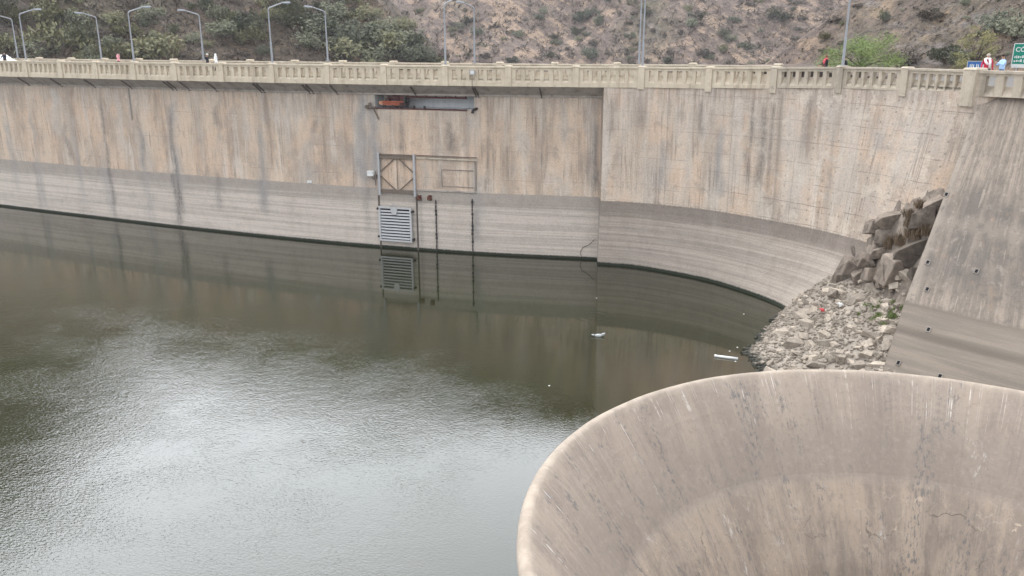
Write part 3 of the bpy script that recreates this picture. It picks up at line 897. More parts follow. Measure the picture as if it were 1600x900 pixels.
# white lime runs below the lip
wr_ = g.noise(g.comb(g.mul(a, 3.4), g.mul(r, 0.05)), 1.0, 2, 0.5)
wl = g.add(g.mul(g.noise(g.comb(g.mul(a, 0.7), 4.0), 1.0, 2), 4.2), -1.0)
wm = g.mul(g.sm(g.m('ABSOLUTE', g.sub(wr_, 0.55)), 0.011, 0.003), g.sm(g.sub(r, wl), 0.5, -0.5))
wm = g.mul(wm, g.sm(g.noise(g.comb(a, g.mul(r, 1.5)), 2.0, 3), 0.4, 0.6))
col = g.mix(g.mul(wm, 0.85), col, (0.56, 0.51, 0.46))
wp = g.mul(g.mul(g.sm(lic, 0.5, 0.6), g.sm(g.noise(g.comb(g.mul(a, 0.8), g.add(g.mul(r, 0.3), 20)), 1.0, 3), 0.63, 0.7)), 0.7)
col = g.mix(wp, col, (0.47, 0.44, 0.41))
# cracks in the lower lining
wrp = g.n('ShaderNodeVectorMath', {0: uv, 1: g.vscale(g.noise(uv, 1.2, 4, 0.6, col=True), 1.1, 1.1, 0)}, operation='ADD')
ce = g.n('ShaderNodeTexVoronoi', {'Vector': wrp, 'Scale': 0.42}, feature='DISTANCE_TO_EDGE')
ck = g.mul(g.mul(g.sm(ce, 0.006, 0.002), g.sm(g.noise(uv, 0.55, 3), 0.48, 0.56)), g.sm(r, 3.0, 4.4))
col = g.mix(g.mul(ck, 0.55), col, (0.11, 0.09, 0.078))
ce2 = g.n('ShaderNodeTexVoronoi', {'Vector': wrp, 'Scale': 1.3}, feature='DISTANCE_TO_EDGE')
ck2 = g.mul(g.mul(g.sm(ce2, 0.02, 0.008), g.sm(g.noise(uv, 0.8, 2), 0.5, 0.6)), g.sm(r, 2.0, 4.0))
col = g.mix(g.mul(ck2, 0.4), col, (0.40, 0.335, 0.275))
# rim highlight put into the colour, paler towards the lip
lip = g.sm(g.add(r, g.add(g.mul(g.sub(fine, 0.5), 0.3), g.mul(g.sub(str2, 0.5), 0.8))), 0.45, 0.05)
col = g.mix(g.mul(lip, 0.7), col, g.mix(g.sm(mot, 0.4, 0.6), (0.40, 0.335, 0.27), (0.30, 0.25, 0.2)))
M['spill'] = g.done(col, g.bump(g.add(g.add(g.mul(fine, 0.5), g.mul(str2, 0.3)), g.mul(ck, -1.0)), 0.55, 0.04))
M['spill_out'] = concrete('spillway_outer_concrete', (0.2, 0.175, 0.15), (0.15, 0.13, 0.11), (0.08, 0.075, 0.065))

def lathe(name, prof, mat, s0, n=360, damage=0.0):
    th = np.linspace(0, 2 * np.pi, n + 1)
    pr = np.array(prof)
    d = np.r_[0, np.cumsum(np.hypot(*np.diff(pr, axis=0).T))] + s0
    Rr = np.repeat(pr[:, 0][:, None], n + 1, 1); Zz = np.repeat(pr[:, 1][:, None], n + 1, 1)
    Tt = np.repeat(th[None], len(pr), 0)
    Rr = Rr + (fbm(Tt * 6, Zz * 0.8, 4, 9) - 0.5) * damage
    Zz = Zz + (fbm(Tt * 9 + 30, Rr * 0.4, 4, 19) - 0.5) * damage
    Rr[:, -1] = Rr[:, 0]; Zz[:, -1] = Zz[:, 0]
    UV = np.stack([Tt * 11.0, np.repeat(d[:, None], n + 1, 1)], -1)
    return link(name, grid_mesh(name, SX + Rr * np.cos(Tt), SY + Rr * np.sin(Tt), Zz, UV), mat, None, True)

def dens(pts, step=0.12):
    out = [pts[0]]
    for a, b in zip(pts[:-1], pts[1:]):
        k = max(1, int(math.hypot(b[0] - a[0], b[1] - a[1]) / step))
        out += [(a[0] + (b[0] - a[0]) * i / k, a[1] + (b[1] - a[1]) * i / k) for i in range(1, k + 1)]
    return out
spw = tag(empty('spillway', (SX, SY, 0)), 'round concrete funnel spillway in the foreground with a pale lip and cracked lining', 'spillway')
lip_pts = [(10.97 - 0.21 + 0.21 * math.cos(R(a)), 4.70 + 0.21 * math.sin(R(a))) for a in range(-10, 136, 9)]
onto(spw, lathe('rim', lip_pts + dens([lip_pts[-1], (10.35, 4.57), (9.9, 4.05)], 0.1)[1:], M['spill'], -0.35, damage=0.04))
onto(spw, lathe('funnel_slope', dens([(9.9, 4.05), (9.2, 3.12), (8.62, 2.38), (8.4, 2.08)]), M['spill'], 0.98, damage=0.04))
onto(spw, lathe('throat', dens([(8.4, 2.08), (8.25, 1.92), (7.5, 0.92), (6.7, -0.3), (6.0, -1.7), (5.2, -4.0), (4.6, -7), (4.3, -12)], 0.14), M['spill'], 3.45, damage=0.04))
onto(spw, lathe('outer_wall', [(9.0, -6), (9.5, 0), (10.0, 2.4), (10.55, 3.9), (10.93, 4.55), (10.966, 4.67)], M['spill_out'], 0.0, damage=0.02))

# ------------------------------------------------------------------ lake
g = G('lake_water', 0.03)
o = g.obj(); x, y, z = g.sep(o)
D = g.add(g.mul(x, 0.4), g.mul(y, 0.92))
lump = g.noise(o, 0.06, 4, 0.55)
m1 = g.sm(g.add(D, g.mul(g.sub(lump, 0.5), 14)), 45, 35)
m2 = g.sm(g.add(x, g.add(g.mul(y, -0.1), g.mul(g.sub(lump, 0.5), 8))), -1.0, -9.0, 0.22, 1.0)
amp = g.add(g.mul(m1, m2), 0.016)
w1 = g.noise(g.vscale(g.n('ShaderNodeVectorRotate', {'Vector': o, 'Angle': 0.35}, rotation_type='Z_AXIS'), 0.9, 1.7, 1.0), 7.5, 2, 0.5, 0.4)
w2 = g.noise(g.vscale(o, 0.9, 1.2, 1.0), 1.6, 2, 0.5, 0.2)
w3 = g.noise(g.vscale(o, 0.8, 1.2, 1.0), 0.45, 2, 0.5)
h = g.add(g.add(g.mul(w1, g.sm(g.noise(o, 0.25, 3), 0.35, 0.65, 0.008, 0.015)), g.mul(w2, 0.007)), g.mul(w3, 0.005))
# rings round the thing adrift
rx, ry = g.sub(x, 5.05), g.sub(y, 48.6)
rr = g.m('SQRT', g.add(g.mul(rx, rx), g.mul(ry, ry)))
rip = g.mul(g.mul(g.m('SINE', g.mul(rr, 11.0)), g.sm(rr, 1.9, 0.3)), 0.0016)
hh = g.add(g.mul(h, amp), rip)
tint = g.noise(o, 0.11, 3, 0.5)
wc = g.mix(g.sm(tint, 0.35, 0.65), (0.016, 0.019, 0.006), (0.020, 0.0205, 0.009))
# browner water colour in front of the rubble
sh = g.mul(g.sm(g.add(x, g.mul(lump, 5)), 3.0, 12.0), g.sm(y, 46, 38))
wc = g.mix(g.mul(sh, 0.8), wc, (0.055, 0.042, 0.026))
g.b.inputs['IOR'].default_value = 1.5
g.b.inputs['Specular IOR Level'].default_value = 0.5
M['water'] = g.done(wc, g.bump(hh, 1.0, 1.0))
bm = bmesh.new()
outer = [(-300, 104.5)] + [(-92, 104.7)] + [(p[0], p[1] + 0.4) for p in WL.p[2:-1:4]] + [(6.9, 62.4), (13.8, 58), (17.5, 54), (20, 50), (22, 46), (26, 44), (60, 40), (300, 20), (300, -300), (-300, -300)]
ov = [bm.verts.new((*p, 0)) for p in outer]
oe = [bm.edges.new((ov[i], ov[(i + 1) % len(ov)])) for i in range(len(ov))]
iv = [bm.verts.new((SX + 9.35 * math.cos(2 * math.pi * i / 64), SY + 9.35 * math.sin(2 * math.pi * i / 64), 0)) for i in range(64)]
ie = [bm.edges.new((iv[i], iv[(i + 1) % 64])) for i in range(64)]
bmesh.ops.triangle_fill(bm, use_beauty=True, use_dissolve=False, edges=oe + ie, normal=(0, 0, 1))
for f in bm.faces:
    if f.normal.z < 0: f.normal_flip()
me = bpy.data.meshes.new('lake')
bm.to_mesh(me); bm.free()
tag(link('lake_water', me, M['water']), kind='structure')

# ------------------------------------------------------------------ hills
def smin(a, b, k=2.0):
    h = np.clip(0.5 + 0.5 * (b - a) / k, 0, 1)
    return b * (1 - h) + a * h - k * h * (1 - h)

def rough(x, y, amp, seed):
    a = x * 0.8 + y * 0.6; b = -x * 0.6 + y * 0.8
    return amp * ((fbm(x * 0.05, y * 0.05, 5, seed) - 0.5) * 5.0 + (ridged(a * 0.16, b * 0.07, 4, seed + 40) - 0.6) * 2.0
                  + (ridged(a * 0.6, b * 0.25, 3, seed + 60) - 0.6) * 0.6)

def z_left(x, y):
    d = (x + 75) * -0.416 + (y - 100) * 0.909
    z = 13.2 + 0.85 * d
    z = smin(z, 13.0 + 1.0 * (-9.5 - 0.1 * (y - 130) - x), 3.0)
    z = smin(z, 31 + np.maximum(0, -x - 58) * 1.0, 8.0)
    return np.maximum(z + rough(x, y, 0.9, 3) * np.clip((z - 9) / 8, 0.1, 1), -8)

def z_far(x, y):
    z = 3 + 0.62 * (y - 225) + 0.10 * x + 7.0 * np.sin((x * 0.8 + y * 0.35) * 0.055) + 3.0 * np.sin((x * 0.9 + y * 0.2) * 0.16)
    z = smin(z, 62 + 0 * x, 10)
    return z + rough(x, y, 1.3, 21)

def z_right(x, y):
    d = (x - 43) * 0.97 + (y - 70) * 0.24
    z = 14 + 0.85 * d
    z = smin(z, 14 + 0.7 * (x - 33) - 1.0 * (y - 112), 2.5)
    z = smin(z, 55 + 0 * x, 10)
    z = z + rough(x, y, 0.75, 33) * np.clip((z - 12.5) / 6, 0.0, 1)
    flat = np.where(y < 100 + 0.1 * x, 13.72, -8.0)
    return np.maximum(z, flat)

def hill_material(name, scrub, grass, rock, rk=0.5, green=(0.105, 0.11, 0.058), gk=0.4):
    g = G(name, 0.95)
    o = g.obj()
    big = g.noise(o, 0.035, 5, 0.6)
    med = g.noise(o, 0.16, 6, 0.65, 0.3)
    fin = g.noise(o, 0.9, 6, 0.72)
    vf = g.noise(o, 3.2, 4, 0.7)
    x, y, z = g.sep(o)
    diag = g.comb(g.add(g.mul(x, 0.5), g.mul(z, 0.75)), g.add(g.mul(y, 0.2), g.mul(z, -0.2)), g.mul(z, 0.12))
    strat = g.noise(diag, 0.55, 6, 0.7, 0.5)
    col = g.mix(g.sm(fin, 0.34, 0.66), scrub, tuple(c * 1.7 for c in scrub))
    col = g.mix(g.mul(g.sm(g.add(g.mul(med, 0.5), g.mul(strat, 0.5)), 0.49, 0.58), 0.9), col, tuple(c * 1.25 for c in grass))
    col = g.mix(g.mul(g.sm(big, 0.5, 0.66), gk), col, green)
    rm = g.sm(g.add(g.mul(strat, 0.55), g.mul(big, 0.45)), 0.62 - 0.14 * rk, 0.70 - 0.14 * rk)
    rc = g.mix(g.sm(g.noise(diag, 2.2, 5, 0.75), 0.36, 0.64), tuple(c * 0.5 for c in rock), tuple(c * 1.35 for c in rock))
    col = g.mix(g.mul(rm, 0.9), col, rc)
    col = g.mix(g.mul(g.sm(vf, 0.52, 0.64), 0.7), col, tuple(c * 0.33 for c in scrub))
    cl_ = g.noise(o, 0.42, 7, 0.75, 0.4)
    col = g.mix(g.mul(g.sm(cl_, 0.53, 0.62), 0.65), col, tuple(c * 0.5 for c in scrub))
    col = g.mix(g.mul(g.sm(cl_, 0.44, 0.36), 0.6), col, tuple(min(1, c * 1.2) for c in grass))
    col = g.mix(g.mul(g.sm(vf, 0.42, 0.28), 0.35), col, tuple(min(1, c * 1.3) for c in grass))
    return g.done(col, g.bump(g.add(g.add(g.mul(fin, 0.5), g.mul(strat, 0.6)), g.mul(vf, 0.3)), 0.8, 0.7))

M['hill_l'] = hill_material('left_hill_ground', (0.069, 0.053, 0.040), (0.140, 0.101, 0.067), (0.128, 0.111, 0.098), 0.75, (0.083, 0.085, 0.045), gk=0.75)
M['hill_f'] = hill_material('far_hill_ground', (0.124, 0.094, 0.078), (0.293, 0.212, 0.150), (0.194, 0.173, 0.163), 0.4, gk=0.4)
M['hill_r'] = hill_material('right_hill_ground', (0.086, 0.062, 0.050), (0.202, 0.141, 0.092), (0.127, 0.110, 0.102), 0.6, gk=0.25)
def terrain(f, x0, x1, y0, y1, st, mat):
    X, Y = np.meshgrid(np.arange(x0, x1 + st, st), np.arange(y0, y1 + st, st))
    o = link('hillside', grid_mesh('hillside', X, Y, f(X, Y)), mat, None, True)
    tag(o, kind='structure')
terrain(z_left, -190, 8, 92, 215, 0.9, M['hill_l'])
terrain(z_far, -160, 330, 205, 370, 1.7, M['hill_f'])
terrain(z_right, 27, 150, 56, 150, 0.6, M['hill_r'])
def hill(x, y): return max(float(z_left(np.float64(x), np.float64(y))) if x < 8 and y < 215 and y > 92 else -8,
                           float(z_right(np.float64(x), np.float64(y))) if x > 27 and y < 150 and y > 56 else -8,
                           float(z_far(np.float64(x), np.float64(y))) if y > 205 else -8)

# foliage
def leaf_mat(name, a, b):
    g = G(name, 0.75)
    rn = g.n('ShaderNodeNewGeometry', out=8)   # random per leaf island
    col = g.mix(rn, a, b)
    col = g.mix(g.mul(g.sm(g.noise(g.obj(), 1.4, 3), 0.4, 0.65), 0.5), col, tuple(c * 0.6 for c in a))
    g.put(g.b.inputs['Base Color'], col)
    return g.mat
M['leaf_grey'] = leaf_mat('grey_green_leaves', (0.125, 0.135, 0.085), (0.22, 0.225, 0.15))
M['leaf_olive'] = leaf_mat('olive_leaves', (0.14, 0.138, 0.075), (0.24, 0.228, 0.13))
M['leaf_dark'] = leaf_mat('dark_leaves', (0.075, 0.085, 0.056), (0.145, 0.15, 0.1))
M['leaf_fresh'] = leaf_mat('fresh_green_leaves', (0.12, 0.17, 0.05), (0.22, 0.27, 0.085))
M['leaf_yellow'] = leaf_mat('yellowing_leaves', (0.17, 0.165, 0.06), (0.26, 0.235, 0.10))
M['leaf_dry'] = leaf_mat('dry_brush', (0.055, 0.045, 0.038), (0.165, 0.13, 0.098))
M['leaf_brown'] = leaf_mat('dry_brown_grass', (0.11, 0.075, 0.045), (0.21, 0.145, 0.085))
M['bark'] = plain('bark', (0.11, 0.085, 0.065), 0.9)

def leafset(mb, c, rad, n, size, rg, flat=0.8, shell=0.55, thin=0.4):
    for _ in range(n):
        d = Vector((rg.gauss(0, 1), rg.gauss(0, 1), rg.gauss(0, 1))).normalized()
        rr = rad * (shell + (1 - shell) * rg.random()) if rg.random() < 0.75 else rad * rg.random()
        p = Vector(c) + Vector((d.x * rr, d.y * rr, d.z * rr * flat))
        a = Vector((rg.gauss(0, 1), rg.gauss(0, 1), rg.gauss(0, 1))).normalized()
        b = a.orthogonal().normalized()
        s = size * (0.6 + 0.8 * rg.random())
        k = len(mb.v)
        mb.v += [tuple(p - a * s), tuple(p + b * s * thin), tuple(p + a * s), tuple(p - b * s * thin)]
        mb.f.append((k, k + 1, k + 2, k + 3))

def bush_meshes(seed, nl, size, lobes=7):
    rg = random.Random(seed)
    mb = MB(); st = MB()
    for i in range(lobes):
        a = rg.random() * 6.28
        d = rg.random() ** 0.6 * 0.62
        c = (math.cos(a) * d, math.sin(a) * d, 0.25 + rg.random() * 0.5 * (1.1 - d))
        leafset(mb, c, 0.26 + rg.random() * 0.2, nl // lobes, size, rg)
        st.tube([(0, 0, -0.15), (c[0] * 0.4, c[1] * 0.4, c[2] * 0.5), c], [0.035, 0.025, 0.01], 5)
    return mb.mesh('foliage'), st.mesh('stem')
BUSH = [bush_meshes(s, 760, 0.07, 9) for s in (1, 2, 3, 4)]
def bush(p, size, mt, label, cat, group, name='bush', flat=1.0):
    root = empty(name, p, rnd.random() * 6.28)
    root.scale = (size, size, size * flat)
    tag(root, label, cat, group)
    f, s = BUSH[rnd.randrange(4)]
    key = f.name + mt
    if key not in BCACHE:
        f2 = f.copy(); f2.materials.clear(); f2.materials.append(M[mt])
        s2 = s.copy(); s2.materials.clear(); s2.materials.append(M['bark'])
        BCACHE[key] = (f2, s2)
    f2, s2 = BCACHE[key]
    a = bpy.data.objects.new('foliage', f2); b = bpy.data.objects.new('stem', s2)
    for o in (a, b):
        COL.objects.link(o); o.parent = root
    return root
BCACHE = {}

nrs = np.random.RandomState(5)
def march_many(U, V, f, y0, y1, step):
    yv = (450 - V) / FPX
    dx_ = (U - 800) / FPX; dy_ = math.cos(TH) + yv * math.sin(TH); dz_ = -math.sin(TH) + yv * math.cos(TH)
    best = np.full(len(U), np.nan)
    for y in np.arange(y0, y1, step):
        t = y / dy_
        hitm = np.isnan(best) & (CAMZ + dz_ * t <= f(dx_ * t, np.full(len(U), y)))
        best[hitm] = y
    t = best / dy_
    return dx_ * t, best, CAMZ + dz_ * t

def hills(x, y):
    a = np.where((x < 8) & (y < 215) & (y > 92), z_left(x, y), -8)
    b = np.where((x > 27) & (y < 150) & (y > 56), z_right(x, y), -8)
    c = np.where(y > 205, z_far(x, y), -8)
    return np.maximum(np.maximum(a, b), c)

def scatter(n, u0, u1, v0, v1, y0, y1, accept, step=0.6):
    U, V = nrs.uniform(u0, u1, n * 4), nrs.uniform(v0, v1, n * 4)
    X, Y, Z = march_many(U, V, hills, y0, y1, step)
    out = []
    for i in range(len(U)):
        if len(out) >= n: break
        if np.isnan(Y[i]): continue
        p = Vector((X[i], Y[i], Z[i]))
        if accept(U[i], V[i], p): out.append((U[i], V[i], p))
    return out
# bushes one can tell by eye on the left spur, then random neighbours
LB = [(75, 30, 4.6), (100, 72, 6.5), (130, 60, 4.5), (60, 85, 4), (235, 25, 3.2), (245, 80, 5.5), (340, 25, 3.4), (345, 48, 3.6), (395, 45, 3.6), (400, 62, 4.2),
      (455, 15, 4.2), (462, 35, 4.6), (505, 40, 5.0), (530, 60, 6), (560, 55, 5), (545, 80, 5.5), (575, 25, 3.6), (600, 50, 4.5), (610, 75, 5), (628, 40, 3.4),
      (640, 85, 4), (660, 92, 3.6), (590, 92, 4), (480, 70, 3.4), (10, 20, 4.5), (20, 75, 4), (180, 90, 4), (430, 25, 3), (520, 18, 3.6), (490, 52, 4.2), (620, 62, 4), (585, 66, 4.2), (650, 70, 3.4)]
for (u, v, s) in LB:
    p = march(u, v + s * 2.2, hill, 92, 215, 0.4)
    if p: bush(p, s * 0.8, rnd.choice(['leaf_grey', 'leaf_grey', 'leaf_dark', 'leaf_olive']), 'rounded grey-green bush on the near hillside behind the left half of the dam', 'bush', 'bushes on the left hillside')
for (u, v, p) in scatter(100, -80, 700, -20, 118, 92, 205, lambda u, v, p: True):
    bush(p, rnd.uniform(1.0, 2.6), rnd.choice(['leaf_grey', 'leaf_dark', 'leaf_olive', 'leaf_olive', 'leaf_dry']), 'rounded grey-green bush on the near hillside behind the left half of the dam', 'bush', 'bushes on the left hillside')
FB = [(905, 30, 4.5), (925, 22, 4.2), (935, 35, 3.8), (900, 52, 3.4), (810, 55, 3), (842, 28, 2.6), (920, 85, 4), (1080, 40, 3.6), (1095, 28, 3), (1130, 55, 3.6),
      (1140, 62, 3), (1015, 22, 3), (985, 58, 2.8), (730, 35, 4), (745, 50, 3.4), (1210, 25, 4.2), (1225, 30, 4), (1165, 75, 3.4), (870, 68, 3)]
for (u, v, s) in FB:
    p = march(u, v + s * 1.2, hill, 205, 365, 0.8)
    if p: bush(p, s * 0.85, rnd.choice(['leaf_dark', 'leaf_grey']), 'small dark bush on the far brown hillside beyond the middle of the dam', 'bush', 'bushes on the far hillside')
for (u, v, p) in scatter(90, 600, 1330, -15, 112, 205, 365, lambda u, v, p: p.y > 206, 1.2):
    bush(p, rnd.uniform(0.9, 2.5), rnd.choice(['leaf_dark', 'leaf_grey', 'leaf_dry', 'leaf_olive']), 'small dark bush on the far brown hillside beyond the middle of the dam', 'bush', 'bushes on the far hillside')
RBS = [(1560, 45, 2.6, 'leaf_dark'), (1585, 52, 2.4, 'leaf_grey'), (1480, 95, 2.2, 'leaf_dark'), (1500, 100, 1.8, 'leaf_grey'), (1410, 98, 2.2, 'leaf_dry'), (1450, 25, 1.4, 'leaf_dry'),
       (1380, 30, 1.2, 'leaf_dark'), (1290, 60, 1.2, 'leaf_olive')]
for (u, v, s, mt) in RBS:
    p = march(u, v + s * 3, hill, 58, 150, 0.3)
    if p: bush(p, s, mt, 'low scrub bush on the rocky slope at the right behind the road', 'bush', 'bushes on the right slope')
for (u, v, p) in scatter(45, 1200, 1700, -20, 112, 58, 150, lambda u, v, p: p.z > 14.3 and p.y < 150):
    bush(p, rnd.uniform(0.35, 0.95), rnd.choice(['leaf_dry', 'leaf_dry', 'leaf_olive', 'leaf_grey']), 'low scrub bush on the rocky slope at the right behind the road', 'bush', 'bushes on the right slope')

# dry brush and grass tufts too many to count
mb = MB()
for (n, u0, u1, y0, y1, s) in ((3600, -120, 720, 92, 205, 0.75), (2400, 560, 1340, 205, 365, 1.2), (2400, 1180, 1720, 58, 150, 0.42)):
    for (u, v, p) in scatter(n, u0, u1, -25, 118, y0, y1, lambda u, v, p: p.z > 14.0 or p.y > 100, 1.2):
        k = rnd.uniform(0.5, 1.3) * s
        leafset(mb, (p.x, p.y, p.z + k * 0.25), k, 9, k * 0.5, rnd, 0.6, 0.3, 0.22)
tag(mb.build('dry_brush', M['leaf_dry']), 'dry brown brush and grass covering the hillsides behind the dam', 'brush', None, 'stuff')

def tree(name, base, h, spread, mt, label, nl, seed, ls=0.12, trunk=0.11):
    rg = random.Random(seed)
    root = tag(empty(name, base), label, 'tree')
    tr = MB(); cr = MB()
    tr.tube([(0, 0, -0.3), (0.05, 0, h * 0.12), (0.0, 0.05, h * 0.22)], [trunk * 1.3, trunk, trunk * 0.75], 8)
    for i in range(26):
        a = i * 2.4 + rg.random()
        rr = spread * (0.25 + 0.75 * rg.random() ** 0.7)
        top = Vector((math.cos(a) * rr, math.sin(a) * rr, h * (0.95 - 0.45 * (rr / spread) ** 2) * (0.18 + 0.82 * rg.random() ** 0.7)))
        mid = Vector((top.x * 0.45, top.y * 0.45, h * 0.15 + top.z * 0.45))
        tr.tube([(0, 0.03, h * 0.17), mid, top], [trunk * 0.55, trunk * 0.3, 0.015], 6)
        for q in (top, mid.lerp(top, 0.55)):
            leafset(cr, q, spread * (0.24 + 0.12 * rg.random()), nl // 52, ls, rg, 0.62, 0.2, 0.35)
    tr.build('trunk', M['bark'], root, True)
    cr.build('crown', M[mt], root)
    return root
tree('tree', (25.9, 64.0, 13.7), 4.0, 2.9, 'leaf_fresh', 'bright green feathery tree with a wide low crown behind the road parapet', 9000, 5, 0.075)
tree('tree', (33.3, 62.0, 13.7), 4.4, 1.5, 'leaf_yellow', 'small yellowish green tree near the road signs at the right', 3200, 9, 0.08, 0.07)

# ------------------------------------------------------------------ rubble, bedrock and boulders between the dam and the buttress
def xw(y): return np.interp(y, [30, 36, 40, 42.9, 46, 49.6, 52], [15.5, 13.7, 12.6, 12.9, 14.8, 17.0, 18.5])
def scree0(x, y):
    k = np.interp(y, [30, 37, 42.6, 46, 48.8, 51], [0.25, 0.29, 0.37, 0.52, 0.9, 1.2])
    d = x - xw(y)
    z = k * d
    return np.where(d > 0, np.minimum(z, 4.5 + 0.1 * d), d * 0.6)
_wx = RM[:, 0] - 0.1; _wy = RM[:, 1]
def rock_h(x, y):
    az = x / y
    hz_ = np.interp(az, [0.385, 0.40, 0.415, 0.43, 0.436, 0.47, 0.515, 0.56], [0.2, 0.9, 1.8, 3.0, 5.6, 7.4, 8.5, 9.2])
    # distance in front of the bowed wall along the sight line
    wy = np.interp(az, RM[:, 0] / RM[:, 1], RM[:, 1])
    dw = np.maximum(wy - y, -1.0)
    return hz_ - 1.45 * dw
def cells(x, y, sc, seed):
    """faceted blocks: nearest jittered cell gives a tilted plane"""
    gx = np.floor(x / sc); gy = np.floor(y / sc)
    best = np.full(np.shape(x), 1e9); sec = np.full(np.shape(x), 1e9); val = np.zeros(np.shape(x))
    for i in (-1, 0, 1):
        for j in (-1, 0, 1):
            cx = (gx + i + 0.15 + 0.7 * _h((gx + i).astype(np.int64), (gy + j).astype(np.int64), seed)) * sc
            cy = (gy + j + 0.15 + 0.7 * _h((gx + i).astype(np.int64), (gy + j).astype(np.int64), seed + 1)) * sc
            d = np.hypot(x - cx, y - cy)
            hh = _h((gx + i).astype(np.int64), (gy + j).astype(np.int64), seed + 2)
            ta = _h((gx + i).astype(np.int64), (gy + j).astype(np.int64), seed + 3) - 0.5
            tb = _h((gx + i).astype(np.int64), (gy + j).astype(np.int64), seed + 4) - 0.5
            w = (hh - 0.5) * sc * 0.75 + ta * (x - cx) * 0.9 + tb * (y - cy) * 0.9
            val = np.where(d < best, w, val); sec = np.where(d < best, best, np.minimum(sec, d)); best = np.minimum(d, best)
    return val, sec - best
def scree(x, y):
    x = np.asarray(x, float); y = np.asarray(y, float)
    return scree0(x, y) + (fbm(x * 0.8, y * 0.8, 4, 71) - 0.5) * 0.5
def outcrop(x, y):
    x = np.asarray(x, float); y = np.asarray(y, float)
    wx = x + (fbm(x * 0.9, y * 0.9, 3, 61) - 0.5) * 0.7; wy = y + (fbm(x * 0.9 + 9, y * 0.9, 3, 62) - 0.5) * 0.7
    v1, e1 = cells(wx, wy, 1.9, 81); v2, e2 = cells(wx, wy, 0.75, 91)
    q = np.clip((7.2 - rock_h(x, y)) / 2.0, 0.35, 1)
    return (rock_h(x, y) + v1 * 1.0 * q - 0.55 * np.clip(1 - e1 / 0.22, 0, 1) + v2 * 0.55 - 0.22 * np.clip(1 - e2 / 0.12, 0, 1)
            + (fbm(x * 2.5, y * 2.5, 4, 95) - 0.5) * 0.22)
def ground(x, y): return max(float(scree(x, y)), float(outcrop(x, y)) if x > 17.5 else -5)

def rock_mat(name, a, b, dk, sc=1.0, coat=None):
    g = G(name, 0.95)
    o = g.obj()
    n1 = g.noise(o, 1.1 * sc, 6, 0.65, 0.4)
    n2 = g.noise(o, 6 * sc, 6, 0.75)
    rn = g.n('ShaderNodeObjectInfo', out=5)
    col = g.mix(g.sm(n1, 0.35, 0.65), a, b)
    col = g.mix(g.mul(g.sm(n2, 0.52, 0.72), 0.6), col, dk)
    col = g.n('ShaderNodeHueSaturation', {'Value': g.sm(rn, 0, 1, 0.6, 1.15), 'Color': col})
    wx, wy, wz = g.sep(g.n('ShaderNodeNewGeometry', out=0))
    col = g.mix(g.sm(wz, 0.28, 0.08), col, (0.05, 0.05, 0.04))
    return g.done(col, g.bump(g.add(n1, g.mul(n2, 0.6)), 0.7, 0.06))
M['gravel'] = rock_mat('scree_ground', (0.34, 0.292, 0.242), (0.235, 0.203, 0.17), (0.12, 0.104, 0.09), 1.2)
M['stone'] = rock_mat('pale_stone', (0.475, 0.405, 0.329), (0.342, 0.290, 0.235), (0.190, 0.160, 0.134), 2.0)
M['bedrock'] = rock_mat('grey_bedrock', (0.288, 0.237, 0.193), (0.163, 0.134, 0.110), (0.067, 0.055, 0.047), 1.3)

X, Y = np.meshgrid(np.arange(9, 31, 0.22), np.arange(30, 53, 0.22))
me = grid_mesh('rubble_bank', X, Y, scree(X, Y))
tag(link('ground', me, M['gravel'], None, True), kind='structure')
X, Y = np.meshgrid(np.arange(17.6, 27, 0.11), np.arange(39.5, 51.5, 0.11))
Zo = outcrop(X, Y)
Zs = scree(X, Y)
keepv = Zo > Zs - 0.6
kq = keepv[:-1, :-1] | keepv[1:, 1:] | keepv[1:, :-1] | keepv[:-1, 1:]
me = grid_mesh('rock_outcrop', X, Y, np.maximum(Zo, Zs - 0.7), keep=kq)
oc = link('rock_outcrop', me, M['bedrock'])
tag(oc, 'grey angular bedrock outcrop wedged between the bowed dam wall and the buttress', 'rock')

def rock_mesh(seed, ax=(1, 0.8, 0.65), npt=13, sub=0, dis=0.05):
    rg = random.Random(seed)
    bm = bmesh.new()
    for c in range(8):            # a split block: jittered box corners and a few more points
        d = Vector(((c & 1) * 2 - 1, (c >> 1 & 1) * 2 - 1, (c >> 2 & 1) * 2 - 1)) * 0.66
        d += Vector((rg.uniform(-.3, .3), rg.uniform(-.3, .3), rg.uniform(-.3, .3)))
        bm.verts.new((d.x * ax[0], d.y * ax[1], d.z * ax[2]))
    for _ in range(npt - 8):
        d = Vector((rg.gauss(0, 1), rg.gauss(0, 1), rg.gauss(0, 1))).normalized() * rg.uniform(0.85, 1.1)
        bm.verts.new((d.x * ax[0], d.y * ax[1], d.z * ax[2]))
    res_ = bmesh.ops.convex_hull(bm, input=bm.verts)
    bmesh.ops.delete(bm, geom=[v for v in bm.verts if not v.link_faces], context='VERTS')
    if sub:
        bmesh.ops.bevel(bm, geom=bm.edges[:], offset=0.035, segments=1, affect='EDGES', profile=0.5)
        bmesh.ops.triangulate(bm, faces=bm.faces[:])
        for _ in range(sub):
            bmesh.ops.subdivide_edges(bm, edges=bm.edges[:], cuts=1)
        for v in bm.verts:
            from mathutils import noise as mn
            v.co += v.co.normalized() * (mn.noise(v.co * 2.3 + Vector((seed, 0, 0))) * dis + mn.noise(v.co * 6 + Vector((0, seed, 0))) * dis * 0.5)
    me = bpy.data.meshes.new('rock')
    bm.to_mesh(me); bm.free()
    return me
BIG = [rock_mesh(s, (1, 0.75 + 0.05 * (s % 3), 0.6 + 0.07 * (s % 4)), 11, 2, 0.05) for s in range(1, 8)]
MIDR = [rock_mesh(40 + s, (1, 0.8, 0.6 + 0.05 * (s % 4)), 12, 1, 0.05) for s in range(10)]
